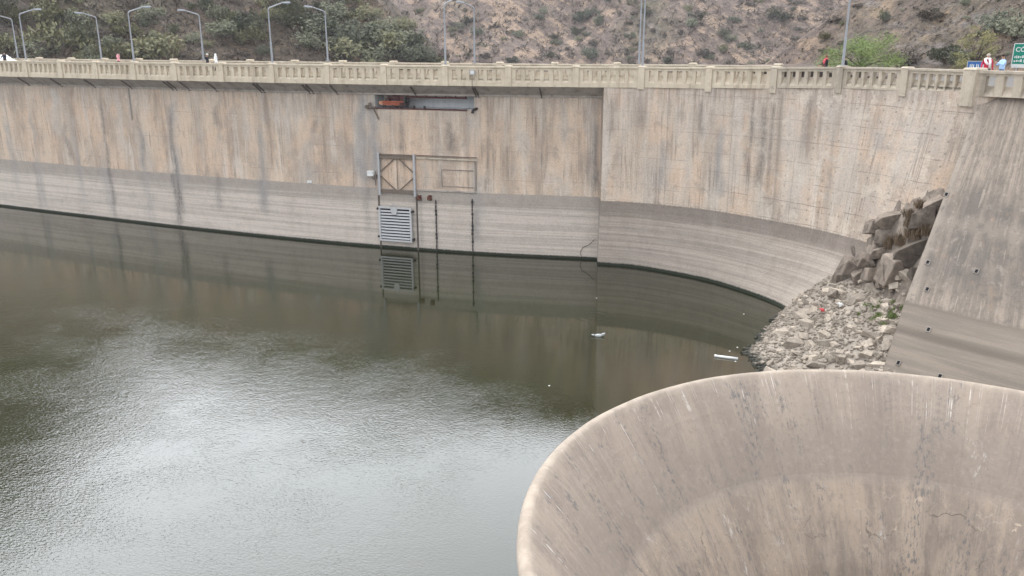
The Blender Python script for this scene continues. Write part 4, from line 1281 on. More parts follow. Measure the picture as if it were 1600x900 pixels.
for m_ in BIG: m_.materials.append(M['bedrock'])
for m_ in MIDR: m_.materials.append(M['stone'])
def place_rock(me, p, size, label, group, cat='rock', name='boulder', rot=None):
    o = bpy.data.objects.new(name, me)
    o.location = p
    o.scale = size if isinstance(size, tuple) else (size, size, size)
    o.rotation_euler = rot if rot else (rnd.uniform(-0.5, 0.5), rnd.uniform(-0.5, 0.5), rnd.uniform(0, 6.28))
    COL.objects.link(o)
    return tag(o, label, cat, group)
# big blocks: u, v of centre, half width px, aspect, tilt
BL = [(1440, 338, 24, 0.7, 0.35, 'long grey boulder slanting up to the buttress edge, highest of the outcrop'),
      (1424, 390, 29, 0.62, 0.45, 'broad slab-like grey boulder resting against the buttress edge'),
      (1402, 415, 27, 0.8, 0.1, 'big faceted grey boulder just above the rubble beside the buttress'),
      (1362, 425, 20, 0.8, -0.2, 'grey wedge boulder in the middle of the row above the rubble'),
      (1330, 418, 19, 1.0, -0.3, 'tall pale-topped boulder at the left end of the row against the dam wall'),
      (1312, 432, 14, 0.9, 0.0, 'pale boulder low at the foot of the dam wall, left of the tall one'),
      (1342, 392, 15, 0.7, 0.1, 'dark squat boulder touching the stained foot of the dam wall'),
      (1374, 392, 18, 0.6, 0.2, 'dark boulder under the ledge in the centre of the outcrop'),
      (1392, 340, 22, 0.6, 0.2, 'upper bedded grey boulder right under the pale dam wall'),
      (1368, 352, 16, 0.6, 0.0, 'stepped grey boulder against the notch in the dam wall'),
      (1340, 428, 15, 0.8, 0.3, 'pale split boulder between the tall one and the rubble'),
           (1352, 408, 15, 0.9, -0.3, 'dark leaning boulder right of the tall pale-topped one'),
           (1378, 440, 13, 0.6, 0.1, 'low tan boulder at the head of the rubble below the wedge one'),
           (1385, 365, 18, 0.45, 0.3, 'flat tilted ledge boulder below the dry grass'),
           (1455, 318, 20, 0.6, 0.4, 'top grey boulder tucked behind the buttress edge'),
           (1430, 425, 12, 0.9, 0.0, 'small boulder squeezed between the faceted boulder and the buttress')]
for i, (u, v, hw, asp, tilt, lb) in enumerate(BL):
    p = march(u, v + hw * asp * 0.3, ground, 36, 50, 0.05)
    if p is None: continue
    s = hw / FPX * p.y * 1.02
    d = ray(u, v)
    place_rock(BIG[i % 7], p + Vector((-0.1 * s, -0.3 * s, 0.1 * s)), (s * 1.15, s * 1.0, s * asp * 1.7), lb, None, rot=(0.25 * (i % 3 - 1), -tilt, 0.6 * ((i * 37) % 7) / 7 - 0.3))
# larger stones of the scree, each on its own
def in_scree(u, v):
    lo = np.interp(u, [1150, 1165, 1225, 1300, 1330, 1420], [545, 530, 488, 448, 438, 428])
    hi = 592
    right = np.interp(v, [430, 470, 580], [1425, 1412, 1380])
    return lo < v < hi and u < right
stones = []
k = 0
while len(stones) < 270 and k < 6000:
    k += 1
    u, v = rnd.uniform(1150, 1425), rnd.uniform(430, 590)
    if not in_scree(u, v): continue
    p = march(u, v, ground, 34, 51, 0.08)
    if p is None: continue
    s = 0.11 + 0.18 * rnd.random() ** 2 + (0.36 * rnd.random() if rnd.random() < 0.2 else 0)
    stones.append((p, s))
for i, (p, s) in enumerate(stones):
    place_rock(MIDR[i % 10], p + Vector((0, 0, s * 0.2)), (s * rnd.uniform(0.9, 1.4), s, s * rnd.uniform(0.7, 1.1)),
               'pale angular stone lying loose on the rubble slope between lake and buttress', 'loose stones on the rubble slope', 'stone', 'stone')
for (u, v, s, lb) in ((1268, 488, 0.62, 'large flat pale rock on the upper left of the rubble beside the red scrap'), (1310, 458, 0.6, 'large rounded pale rock at the top of the rubble, under the white scrap\'s uphill side'),
                      (1225, 520, 0.55, 'long pale rock slanting to the water on the left edge of the rubble'), (1245, 530, 0.5, 'pale rock in the rubble right of the long slanting one'),
                      (1165, 538, 0.42, 'white-topped rock standing at the water\'s edge at the left tip of the rubble'), (1360, 525, 0.55, 'half-buried smooth brown rock low in the rubble near the buttress'),
                      (1385, 540, 0.5, 'broad tan rock at the foot of the buttress'), (1345, 570, 0.3, 'flat pale rock just behind the far spillway rim'), (1375, 572, 0.45, 'brown rock between the spillway rim and the buttress foot'),
                      (1210, 500, 0.32, 'small round rock on the waterline below the dam wall foot')):
    p = march(u, v, ground, 33, 51, 0.06)
    if p: place_rock(MIDR[int(u) % 10], p, (s * 1.3, s * 0.9, s * 0.7), lb, None, 'rock', 'rock')
mb = MB()
tmpl = []
for m_ in MIDR[:6]:
    mm = rock_mesh(100 + MIDR.index(m_), (1, 0.8, 0.6), 9)
    tmpl.append(([v.co.copy() for v in mm.vertices], [tuple(p.vertices) for p in mm.polygons]))
k = cnt = 0
while cnt < 4200 and k < 30000:
    k += 1
    x, y = rnd.uniform(12, 23), rnd.uniform(33.5, 51)
    if x < xw(y) - 0.25: continue
    z = float(scree(x, y))
    if x > 17.6 and float(outcrop(x, y)) > z + 0.3: continue
    s = 0.05 + 0.09 * rnd.random() ** 2
    vs, fs = tmpl[rnd.randrange(6)]
    q = Matrix.Rotation(rnd.random() * 6.28, 3, 'Z') @ Matrix.Rotation(rnd.uniform(-0.6, 0.6), 3, 'X')
    b0 = len(mb.v)
    for c in vs:
        w = q @ (c * s)
        mb.v.append((x + w.x, y + w.y, z + 0.3 * s + w.z))
    mb.f += [tuple(b0 + i for i in f) for f in fs]
    cnt += 1
tag(mb.build('gravel', M['stone']), 'small broken stones filling the rubble slope', 'gravel', None, 'stuff')
# coarse masonry toe at the foot of the bowed wall
k = 0
for (u, v) in [(rnd.uniform(1218, 1262), rnd.uniform(448, 480)) for _ in range(26)]:
    d = ray(u, v)
    p = march(u, v, lambda x, y: float(rock_h(np.float64(x), np.float64(y))) if False else float(scree(x, y)), 40, 54, 0.08)
    if p: place_rock(MIDR[k % 10], p, 0.26, 'dark grey stone of the rough masonry toe at the foot of the dam wall', 'masonry toe stones', 'stone', 'stone'); k += 1

# dry grass on the outcrop and weeds on the scree
def tuft(p, n, h, sp, mt, name, label, cat, group=None):
    mb = MB()
    for _ in range(n):
        a = rnd.random() * 6.28
        r0 = rnd.random() * sp
        b = Vector((math.cos(a) * r0, math.sin(a) * r0, 0))
        t = b + Vector((rnd.gauss(0, 0.3) * h, rnd.gauss(0, 0.3) * h, h * rnd.uniform(0.6, 1.1)))
        w = Vector((math.cos(a + 1.3), math.sin(a + 1.3), 0)) * 0.022
        k = len(mb.v)
        mb.v += [tuple(b - w - Vector((0, 0, .1))), tuple(b + w - Vector((0, 0, .1))), tuple(b.lerp(t, 0.6) + w * 0.7), tuple(t), tuple(b.lerp(t, 0.6) - w * 0.7)]
        mb.f.append((k, k + 1, k + 2, k + 3, k + 4))
    o = mb.build(name, M[mt])
    o.location = p
    tag(o, label, cat, group)
for (u, v, n, h, sp) in ((1405, 372, 200, 0.5, 0.6), (1425, 362, 200, 0.5, 0.65), (1442, 356, 170, 0.5, 0.55), (1418, 330, 130, 0.42, 0.45), (1436, 315, 120, 0.4, 0.45), (1388, 378, 150, 0.6, 0.4), (1420, 345, 120, .4, .45)):
    p = march(u, v + 6, ground, 36, 50, 0.06)
    if p: tuft(p + Vector((0, -0.2, 0)), n, h, sp, 'leaf_brown', 'grass_tuft', 'tuft of dry brown grass growing in a cleft of the rock outcrop', 'grass', 'dry grass tufts on the outcrop')
for i in range(26):
    u, v = rnd.gauss(1385, 18), rnd.gauss(490, 14)
    if not in_scree(u, v): continue
    p = march(u, v, ground, 34, 51, 0.08)
    if p: tuft(p, 26, 0.22, 0.2, 'leaf_fresh', 'weed', 'small green weed sprouting among the stones near the buttress', 'weed', 'green weeds in the rubble')

# litter and flotsam
def scrap(u, v, s, mat, name, label, cat):
    p = march(u, v, ground, 34, 51, 0.06)
    mb = MB()
    n = 6
    for i in range(n):
        for j in range(n):
            x, y = (i / (n - 1) - 0.5), (j / (n - 1) - 0.5)
            mb.v.append((x * s, y * s * 0.8, 0.12 * s * math.sin(x * 9 + y * 4) + 0.1 * s * math.cos(y * 8) + 0.02))
    for i in range(n - 1):
        for j in range(n - 1):
            a = i * n + j
            mb.f.append((a, a + n, a + n + 1, a + 1))
    o = mb.build(name, mat, None, True)
    sol = o.modifiers.new('thick', 'SOLIDIFY'); sol.thickness = 0.01
    o.location = p + Vector((0, -0.1, 0.22))
    o.rotation_euler = (0.5, 0.1, 0.4)
    tag(o, label, cat)
scrap(1312, 481, 0.42, M['white'], 'plastic_scrap', 'crumpled white plastic scrap lying on the stones', 'litter')
scrap(1283, 489, 0.3, M['red'], 'plastic_scrap', 'small red plastic scrap lying on the stones', 'litter')
scrap(1159, 566, 0.16, M['red'], 'plastic_scrap', 'tiny red scrap at the water\'s edge near the floating pipe', 'litter')
a, b = at_z(1117, 556, 0.05), at_z(1153, 560.5, 0.05)
mb = MB(); mb.tube([a, a.lerp(b, .5), b], 0.07, 10); mb.tube([a - (b - a).normalized() * .02, a + (b - a).normalized() * .08], 0.085, 10)
tag(mb.build('plastic_pipe', M['white'], None, True), 'white plastic pipe floating on the water beside the rubble', 'pipe')
p = at_z(935, 525.5, 0.0)
mb = MB(); mb.ball((0, 0, 0.05), (0.24, 0.11, 0.1), 12, 8); mb.tube([(0.2, 0, 0.08), (0.33, 0, 0.16), (0.38, 0, 0.2)], [0.09, 0.06, 0.03], 8); mb.tube([(-0.25, 0, .07), (-.4, 0, .12)], [.08, .02], 8)
o = mb.build('float', plain('grey_plastic', (0.42, 0.43, 0.42), 0.5), None, True); o.location = p
tag(o, 'pale grey float drifting inside its own ring ripples in the middle of the calm water', 'float')
for (u, v) in ((932, 466), (1162, 491), (1140, 549), (1149, 565), (1152, 543), (858, 603)):
    p = at_z(u, v, 0.0)
    mb = MB(); mb.ball((0, 0, 0.01), (0.05, 0.035, 0.025), 8, 5); mb.box((0.02, 0.015, 0.02), (0.055, 0.035, 0.015))
    o = mb.build('foam_scrap', M['white']); o.location = p
    tag(o, 'tiny white scrap afloat on the calm water near the dam', 'litter', 'white scraps afloat')

# ------------------------------------------------------------------ fittings on the dam wall
def wall_root(name, u, v, label, cat):
    t, z = WL.hit(u, v)
    al, nn = WL.frame(t)
    p = WL.at(t)
    return tag(empty(name, (p[0], p[1], z), math.atan2(al.y, al.x)), label, cat), t, z
def loc(t0, z0, u, v):
    t, z = WL.hit(u, v)
    return t - t0, z - z0

# louvred gate screen hanging on the wall
r, t0, z0 = wall_root('gate_screen', 620, 376, 'silver louvred steel gate panel hanging on the dam wall just above the water', 'gate')
xl, zt = loc(t0, z0, 594, 321); xr, _ = loc(t0, z0, 645, 322)
mb = MB()
mb.box((xl + 0.07, -0.28, zt / 2), (0.16, 0.18, zt)); mb.box((xr - 0.07, -0.28, zt / 2), (0.16, 0.18, zt))
mb.box(((xl + xr) / 2, -0.28, zt - 0.07), (xr - xl - 0.3, 0.18, 0.14)); mb.box(((xl + xr) / 2, -0.28, 0.07), (xr - xl - 0.3, 0.18, 0.14))
mb.build('frame', M['galv_pale'], r)
mb = MB(); mb.box(((xl + xr) / 2, -0.17, zt / 2), (xr - xl - 0.1, 0.04, zt - 0.05)); mb.build('slat_gap_shade', M['gap'], r)  # black sheet behind the slats, painted as the shade between them
nsl = 10
hp = (zt - 0.28) / (nsl + 0.5)
for i in range(nsl):
    mb = MB()
    zc_ = 0.14 + hp * (i + 0.62)
    a_, b_ = xl + 0.15, xr - 0.15
    mb.quadbox([(a_, -0.36, zc_ - hp * 0.26), (b_, -0.36, zc_ - hp * 0.26), (b_, -0.33, zc_ - hp * 0.26), (a_, -0.33, zc_ - hp * 0.26)],
               [(a_, -0.29, zc_ + hp * 0.28), (b_, -0.29, zc_ + hp * 0.28), (b_, -0.26, zc_ + hp * 0.28), (a_, -0.26, zc_ + hp * 0.28)])
    mb.build('slat', M['galv'], r)
mb = MB()
cx = (xl + xr) / 2 - 0.05
mb.quadbox([(cx - 0.18, -0.42, zt - 0.62), (cx + 0.18, -0.42, zt - 0.62), (cx + 0.18, -0.37, zt - 0.62), (cx - 0.18, -0.37, zt - 0.62)],
           [(cx - 0.28, -0.42, zt - 0.22), (cx + 0.28, -0.42, zt - 0.22), (cx + 0.28, -0.37, zt - 0.22), (cx - 0.28, -0.37, zt - 0.22)])
mb.quadbox([(cx - 0.28, -0.42, zt - 0.218), (cx + 0.28, -0.42, zt - 0.218), (cx + 0.28, -0.37, zt - 0.218), (cx - 0.28, -0.37, zt - 0.218)],
           [(cx - 0.26, -0.42, zt + 0.05), (cx + 0.26, -0.42, zt + 0.05), (cx + 0.26, -0.37, zt + 0.05), (cx - 0.26, -0.37, zt + 0.05)])
pl = mb.build('lifting_plate', M['galv_pale'], r)
MB().tube([(cx + 0.2 * math.cos(R(a)), -0.395, zt + 0.05 + 0.22 * math.sin(R(a))) for a in range(0, 181, 20)], 0.028, 6).build('lifting_ring', M['galv'], pl, True)
for (xx, zz_) in ((xr + 0.08, zt - 0.3), (xr + 0.08, 0.25), (xl - 0.06, zt - 0.2), (xl - 0.06, 0.35)):
    mb = MB(); mb.box((xx, -0.24, zz_), (0.16, 0.2, 0.16)); mb.tube([(xx, -0.4, zz_), (xx, -0.1, zz_)], 0.1, 10)
    mb.build('roller', M['steel_dark'], r)

# braced guide frame above it
r, t0, z0 = wall_root('braced_steelwork', 620, 300, 'brown steel frame with diamond bracing and two silver posts above the louvred gate', 'frame')
xl, zt = loc(t0, z0, 592.5, 240); xr, _ = loc(t0, z0, 648, 240)
for xx in (xl, xr):
    MB().box((xx, -0.16, zt * 0.47), (0.16, 0.2, zt * 1.12)).build('post', M['galv'], r)
for (zz_, hh_) in ((zt - 0.22, 0.24), (0.06, 0.24), (zt - 0.02, 0.06)):
    MB().box(((xl + xr) / 2, -0.1, zz_), (xr - xl - 0.17, 0.14, hh_)).build('cross_beam', M['rust_brown'], r)
cx, cz_ = (xl + xr) / 2, (zt - 0.16) / 2
for sx in (-1, 1):
    for sz in (-1, 1):
        ex_ = xl + 0.1 if sx < 0 else xr - 0.1
        MB().beam((cx + sx * 0.22, -0.1, cz_ + sz * (cz_ - 0.2)), (ex_, -0.1, cz_ + sz * 0.18), 0.06, 0.08).build('brace', M['rust_brown'], r)
MB().box((cx, -0.06, zt * 0.5), (0.03, 0.04, zt - 0.5)).build('rod', M['rust_brown'], r)
# upper rail from the frame to the right
r, t0, z0 = wall_root('guide_rail', 650, 243, 'pale double steel rail running right from the braced frame along the dam wall', 'rail')
xe, ze = loc(t0, z0, 745, 245)
xm, zm = loc(t0, z0, 745, 300)
MB().box((xe / 2 + 0.05, -0.08, 0.02), (xe, 0.1, 0.07)).build('top_rail', M['rust_brown'], r)
MB().box((xe / 2 + 0.05, -0.06, -0.17), (xe, 0.1, 0.12)).build('bottom_rail', M['parapet_grey'], r)
# recessed panel outline below the rail
r, t0, z0 = wall_root('blanked_opening', 700, 298, 'walled-up rectangular opening outlined by a thin raised concrete border right of the braced frame', 'wall panel')
x0_, z1_ = loc(t0, z0, 652, 250); x1_, _ = loc(t0, z0, 744, 250)
mb = MB()
mb.box(((x0_ + x1_) / 2, -0.03, -0.02), (x1_ - x0_, 0.1, 0.12)); mb.build('sill', M['soffit'], r)
MB().box((x1_ - 0.05, -0.02, z1_ / 2 + .05), (0.12, 0.08, z1_ - .02)).build('jamb', M['collar'], r)
xa, za = loc(t0, z0, 690, 265); xb, zb_ = loc(t0, z0, 740, 295)
mb = MB(); mb.box(((xa + xb) / 2, -0.012, za), (xb - xa, 0.05, 0.06)); mb.box(((xa + xb) / 2, -0.012, zb_ + .1), (xb - xa, 0.05, 0.05)); mb.box((xa, -0.012, (za + zb_) / 2), (0.05, 0.05, za - zb_ - .1)); mb.build('border', M['collar'], r)
# guide slots / chains down to the water
for (u, vt, vb, mt, lb) in ((592, 305, 388, 'rust_brown', 'thin guide channel left of the louvred gate running down into the water'),
                             (651, 303, 393, 'rust_brown', 'dark guide channel right of the louvred gate running down into the water'),
                             (681, 312, 396, 'steel_dark', 'dark hanging chain below the second rust bracket reaching the water'),
                             (738, 311, 399, 'steel_dark', 'dark hanging chain under the right end of the walled-up opening reaching the water')):
    r, t0, z0 = wall_root('guide_channel' if mt == 'rust_brown' else 'chain', u, vt, lb, 'channel' if mt == 'rust_brown' else 'chain')
    if mt == 'rust_brown':
        mb = MB(); mb.box((-0.045, -0.02, -z0 / 2), (0.03, 0.07, z0)); mb.box((0.045, -0.02, -z0 / 2), (0.03, 0.07, z0)); mb.box((0, -0.008, -z0 / 2), (0.06, 0.03, z0)); mb.build('channel_steel', M['bracket'], r)
    else:
        mb = MB()
        n = int(z0 / 0.16)
        for i in range(n):
            w = 0.035 * (1 + 0.9 * (vnoise(i * 0.6, u, 4) > 0.72))
            mb.box((0.01 * math.sin(i), -0.05, -i * 0.16 - 0.08), ((0.085 if i % 2 else 0.05) * w / 0.035, 0.06, 0.17))
        mb.build('links', M[mt], r)
for (u, lb) in ((656, 'rusty bracket bolted to the dam wall beside the guide channel'), (672, 'rusty bracket bolted to the dam wall above the hanging chain')):
    r, t0, z0 = wall_root('rusty_bracket', u, 309, lb, 'bracket')
    mb = MB(); mb.box((0, -0.03, 0), (0.3, 0.06, 0.42)); mb.build('plate', M['rust'], r)
    mb = MB(); mb.box((-0.02, -0.2, 0.08), (0.16, 0.3, 0.14)); mb.tube([(-0.1, -0.3, -0.05), (0.14, -0.3, -0.05)], 0.1, 10); mb.build('hook', M['rust'], r)
# white camera box on an arm
r, t0, z0 = wall_root('level_gauge', 586, 276, 'white box gauge on a short bracket at the left of the braced frame', 'gauge')
mb = MB(); mb.box((-0.22, -0.28, 0.28), (0.5, 0.34, 0.36)); mb.quadbox([(-.5, -.48, .46), (.06, -.48, .46), (.06, -.08, .46), (-.5, -.08, .46)], [(-.47, -.45, .5), (.03, -.45, .5), (.03, -.1, .5), (-.47, -.1, .5)]); mb.build('housing', M['white'], r)
mb = MB(); mb.box((0.12, -0.1, 0.02), (0.18, 0.2, 0.3)); mb.tube([(-0.15, -0.25, 0.1), (-0.12, -0.2, -0.12), (0.05, -0.05, -0.3), (0.05, -0.03, -0.7)], 0.03, 6); mb.build('mount', M['rust_brown'], r)
# small white plate on the grey band
r, t0, z0 = wall_root('wall_plate', 484, 284, 'small whitish plate on the dam wall at the top of the grey band', 'plate')
mb = MB(); mb.box((0, -0.03, 0), (0.42, 0.06, 0.2)); mb.build('plate', M['white'], r); MB().box((0, -0.07, 0), (0.1, 0.03, 0.05)).build('bolt', M['galv'], r)
# loose cable hanging near the step
r, t0, z0 = wall_root('cable', 926, 385, 'thin dark cable looping from the step in the dam wall down to the water', 'cable')
r2 = MB().tube([(0.1, -0.05, 0.55), (-0.25, -0.08, 0.15), (-0.75, -0.06, -0.1), (-0.95, -0.06, -0.5), (-0.8, -0.06, -1.0)], 0.02, 6).build('strand', M['steel_dark'], r, True)

# gate winch in the niche
r, t0, z0 = wall_root('gate_winch', 615, 169, 'rusty orange gate winch trolley parked at the left of the niche under the deck', 'winch')
def wx_(u): return loc(t0, z0, u, 160)[0]
xa, xb = wx_(593), wx_(634)
mb = MB()
mb.box(((xa + xb) / 2 + 0.12, 0.35, 0.36), (xb - xa - 0.25, 0.7, 0.30)); mb.box(((xa + xb) / 2 + 0.12, -0.03, 0.50), (xb - xa - 0.25, 0.06, 0.10))
mb.build('chassis', M['orange'], r)
mb = MB(); mb.quadbox([(xa - .05, 0, 0.28), (xa + .3, 0, 0.2), (xa + .3, .7, 0.2), (xa - .05, .7, 0.28)], [(xa - .05, 0, 0.5), (xa + .3, 0, 0.56), (xa + .3, .7, .56), (xa - .05, .7, .5)]); mb.build('nose', M['orange_pale'], r)
mb = MB()
mb.tube([(xa + 0.75, 0.3, 0.8), (xb - 0.55, 0.3, 0.8)], 0.22, 14); mb.tube([(xa + 0.75, 0.3, 0.8), (xa + 0.8, 0.3, 0.8)], 0.3, 14); mb.tube([(xb - 0.6, 0.3, 0.8), (xb - 0.55, 0.3, 0.8)], 0.3, 14)
mb.build('drum', M['maroon'], r, False)
mb = MB(); mb.box((xb - 0.25, 0.3, 0.62), (0.55, 0.6, 0.9)); mb.box((xb - 0.25, 0.3, 1.1), (0.4, 0.4, 0.12)); mb.tube([(xb - 0.5, 0.2, 1.16), (xb + .05, 0.2, 1.16)], 0.07, 8); mb.build('gearbox', M['maroon'], r)
mb = MB(); mb.tube([(xb - 0.02, 0.05, 0.55), (xb + 0.12, 0.05, 0.55)], 0.42, 18); mb.tube([(xb + 0.12, 0.05, 0.55), (xb + 0.2, 0.05, 0.55)], 0.12, 10); mb.build('gear_wheel', M['steel_dark'], r)
mb = MB(); mb.ball((xa + 0.52, 0.25, 0.82), 0.2, 12, 8); mb.tube([(xa + .52, .25, .5), (xa + .52, .25, .8)], .06, 8); mb.build('motor', M['rust_brown'], r, True)
for xx in (xa + 0.35, xa + 1.1, xb - 0.5):
    MB().tube([(xx, -0.03, 0.13), (xx, 0.08, 0.13)], 0.13, 14).build('wheel', M['steel_dark'], r)
mb = MB()
for xx in np.linspace(xa + .8, xb - .5, 5): mb.tube([(xx, 0.0, 0.52), (xx, 0.0, 1.05)], 0.022, 6)
mb.tube([(xa + .8, 0, 1.05), (xb - .5, 0, 1.05)], 0.025, 6); mb.build('handrail', M['maroon'], r)
r, t0, z0 = wall_root('crane_rail', 650, 171, 'maroon running rail along the niche sill under the winch, ending in a braced bracket', 'rail')
xa, xb = loc(t0, z0, 574, 171)[0], loc(t0, z0, 730, 171)[0]
MB().box(((xa + xb) / 2, 0.02, 0.03), (xb - xa, 0.12, 0.1)).build('beam', M['maroon'], r)
mb = MB(); mb.box((xa + 0.35, -0.1, 0.1), (0.95, 0.12, 0.13)); mb.box((xa + 0.05, -0.1, 0.12), (0.2, 0.2, 0.28)); mb.tube([(xa + .3, -.1, .1), (xa + .3, -.1, .45)], .1, 8); mb.build('end_stop', M['rust_brown'], r)
xc, zc_ = loc(t0, z0, 592.5, 186)
MB().beam((loc(t0, z0, 585, 172)[0], -0.12, 0), (xc, -0.05, zc_), 0.1, 0.1).build('brace', M['rust_brown'], r)
for u in (647, 663): MB().box((loc(t0, z0, u, 170)[0], 0.05, 0.17), (0.14, 0.14, 0.2)).build('clip', M['steel_dark'], r)
r, t0, z0 = wall_root('upper_rail', 685, 152.5, 'dark maroon upper rail across the pale back of the niche', 'rail')
xa, xb = loc(t0, z0, 636, 152)[0], loc(t0, z0, 729, 152)[0]
MB().box(((xa + xb) / 2, 0.05, 0.0), (xb - xa, 0.12, 0.15)).build('beam', M['maroon'], r)
for u in np.linspace(650, 727, 6): MB().box((loc(t0, z0, u, 150)[0], 0.05, 0.15), (0.07, 0.12, 0.16)).build('hanger', M['steel_dark'], r)
r, t0, z0 = wall_root('drain_elbow', 741, 174, 'dark bent drain pipe at the lower right corner of the niche', 'pipe')
MB().tube([(0.25, 0.1, 0.2), (0.15, -0.1, 0.2), (0.02, -0.16, 0.16), (-0.08, -0.18, 0.02), (-0.1, -0.18, -0.12)], [0.1, 0.1, 0.1, 0.1, 0.12], 10).build('elbow', M['steel_dark'], r, True)
# lamp box on the parapet with its cable
d = ray(739, 113); t = float(np.interp(d.x / d.y, EDGE.p[:, 0] / EDGE.p[:, 1], EDGE.s)); p = EDGE.at(t); al, nn = EDGE.frame(t)
r = tag(empty('junction_box', (p[0], p[1], 13.98), math.atan2(al.y, al.x)), 'small pale metal box fixed to the lake side of the parapet above the niche', 'box')
mb = MB(); mb.box((0, -0.12, 0.08), (0.36, 0.2, 0.34)); mb.build('housing', M['galv'], r); MB().box((0, -0.223, 0.11), (0.26, 0.01, 0.2)).build('cover', M['white'], r)
MB().tube([(-0.04, -0.1, -0.1), (-0.06, -0.05, -0.5), (-0.06, -0.05, -0.92), (0.1, 0.3, -1.05)], 0.02, 6).build('cable', M['steel_dark'], r)
# torn fixing under the soffit
d = ray(738, 139); p = at_y(738, 139, 64.4)
r = tag(empty('ceiling_bracket', p), 'rusted clump of old fixings hanging under the deck right of the niche', 'bracket')
mb = MB()
for i in range(7): mb.beam((rnd.uniform(-.4, .4), rnd.uniform(-.1, .2), 0.05), (rnd.uniform(-.5, .5), rnd.uniform(-.1, .2), rnd.uniform(-.35, -.1)), 0.06, 0.06)
mb.box((0, 0, 0.05), (0.8, 0.3, 0.08)); mb.build('bars', M['steel_dark'], r)

# ------------------------------------------------------------------ street lamps
def lamp(p, h, direc, label, armlen=1.3, rise=0.4, head=True):
    r = tag(empty('street_lamp', p, math.atan2(direc.y, direc.x)), label, 'street lamp', 'street lamps on the dam road')
    mb = MB()
    mb.tube([(0, 0, 0), (0, 0, 1.6), (0, 0, 1.64), (0, 0, h - 0.25)], [0.085, 0.08, 0.062, 0.05], 10)
    mb.box((0, 0, 0.02), (0.32, 0.32, 0.04)); mb.build('pole', M['lamp_steel'], r)
    pts = [(0, 0, h - 0.25)] + [(0.25 * (1 - math.cos(a)), 0, h - 0.25 + 0.27 * math.sin(a)) for a in np.linspace(0.3, 1.25, 5)] + [(armlen, 0, h + rise)]
    arm = MB().tube(pts, [0.055] * 6 + [0.045], 8).build('arm', M['lamp_steel'], r, True)
    mb = MB()
    mb.quadbox([(armlen - .05, -.11, h + rise - .06), (armlen + .6, -.15, h + rise - .03), (armlen + .6, .15, h + rise - .03), (armlen - .05, .11, h + rise - .06)],
               [(armlen - .05, -.06, h + rise + .06), (armlen + .55, -.09, h + rise + .1), (armlen + .55, .09, h + rise + .1), (armlen - .05, .06, h + rise + .06)])
    hd = mb.build('lamp_head', M['lamp_steel'], r)
    MB().box((armlen + .34, 0, h + rise - .055), (.42, .2, .03)).build('lens', M['lens'], hd)
NEAR = [(40, 4.1), (208, 4.1), (424, 4.2), (695, 4.35), (1003, 4.55), (1314, 4.9)]
names = ['lake-side parapet near its far left end', 'parapet beside the person in pink', 'parapet pier left of the winch niche', 'parapet pier above the winch niche', 'parapet pier at the step in the dam wall', 'pier in front of the bright green tree']
for (u, h), nm in zip(NEAR, names):
    i = min(range(len(PIERS)), key=lambda i: abs(PIERS[i][0].x / PIERS[i][0].y - ray(u, 103).x / ray(u, 103).y))
    A = PIERS[i][0]; t = dirat(i, PIERS); n = Vector((-t.y, t.x, 0))
    lamp(A + n * 0.16 + Vector((0, 0, 0.06)), h, (n * 0.9 + t * 0.45).normalized(), 'grey street lamp on the ' + nm)
FL = [(30, 3.9, 'far side of the road at the left edge, arm bending left'), (160, 3.95, 'far side of the road left of the person in pink'), (319, 4.0, 'far side of the road beside the person with the white cap'),
      (513, 4.1, 'far side of the road against the greenest part of the hill'), (742, 4.3, 'far side of the road right of the winch niche'), (999, 4.9, 'far side of the road behind the lamp at the wall step')]
for (u, h, nm) in FL:
    d = ray(u, 101)
    pl_ = np.array([(a.x, a.y) for a, _ in FAR])
    az = pl_[:, 0] / pl_[:, 1]
    x = float(np.interp(d.x / d.y, az, pl_[:, 0])); y = float(np.interp(d.x / d.y, az, pl_[:, 1]))
    i = int(np.argmin(np.abs(az - d.x / d.y))); t = dirat(i, FAR); n = Vector((t.y, -t.x, 0))
    lamp(Vector((x, y, smoothrail(x) + 0.08)), h, (n * 0.9 - t * 0.5).normalized(), 'lamp on the ' + nm, 1.25, 0.32)

# ------------------------------------------------------------------ signs
r = tag(empty('road_sign', (36.4, 60.4, 13.15), R(-38)), 'large green road sign with white lettering and a white lower strip at the right edge', 'road sign')
def sign_board(r, w, h, zc, mat, rim):
    MB().box((0, 0, zc), (w, 0.04, h)).build('board', mat, r)
    mb = MB()
    for (cx, cz, sx, sz) in ((0, h / 2, w, .05), (0, -h / 2, w, .05), (-w / 2, 0, .05, h - .05), (w / 2, 0, .05, h - .05)):
        mb.box((cx, -0.026, zc + cz), (sx, 0.02, sz))
    mb.build('border', rim, r)
    for sx in (-0.36, 0.36):
        MB().tube([(sx * w, 0.07, -0.2), (sx * w, 0.07, zc + h / 2 - .1)], 0.05, 8).build('post', M['galv'], r)
def lettering(r, txt, size, x, z, name='lettering', y=-0.03):
    cu = bpy.data.curves.new('t', 'FONT'); cu.body = txt; cu.size = size; cu.align_x = 'CENTER'; cu.extrude = 0.004; cu.offset = 0.006
    ob = bpy.data.objects.new('t', cu); COL.objects.link(ob)
    bpy.context.view_layer.update()
    me = bpy.data.meshes.new_from_object(ob.evaluated_get(bpy.context.evaluated_depsgraph_get()))
    bpy.data.objects.remove(ob)
    o = link(name, me, M['white'], r)
    o.location = (x, y, z); o.rotation_euler = (math.pi / 2, 0, 0)
sign_board(r, 2.4, 1.62, 2.15, M['sign_green'], M['white'])
lettering(r, 'CÓRDOBA', 0.42, -0.05, 2.42)
mb = MB()
rg = random.Random(4)
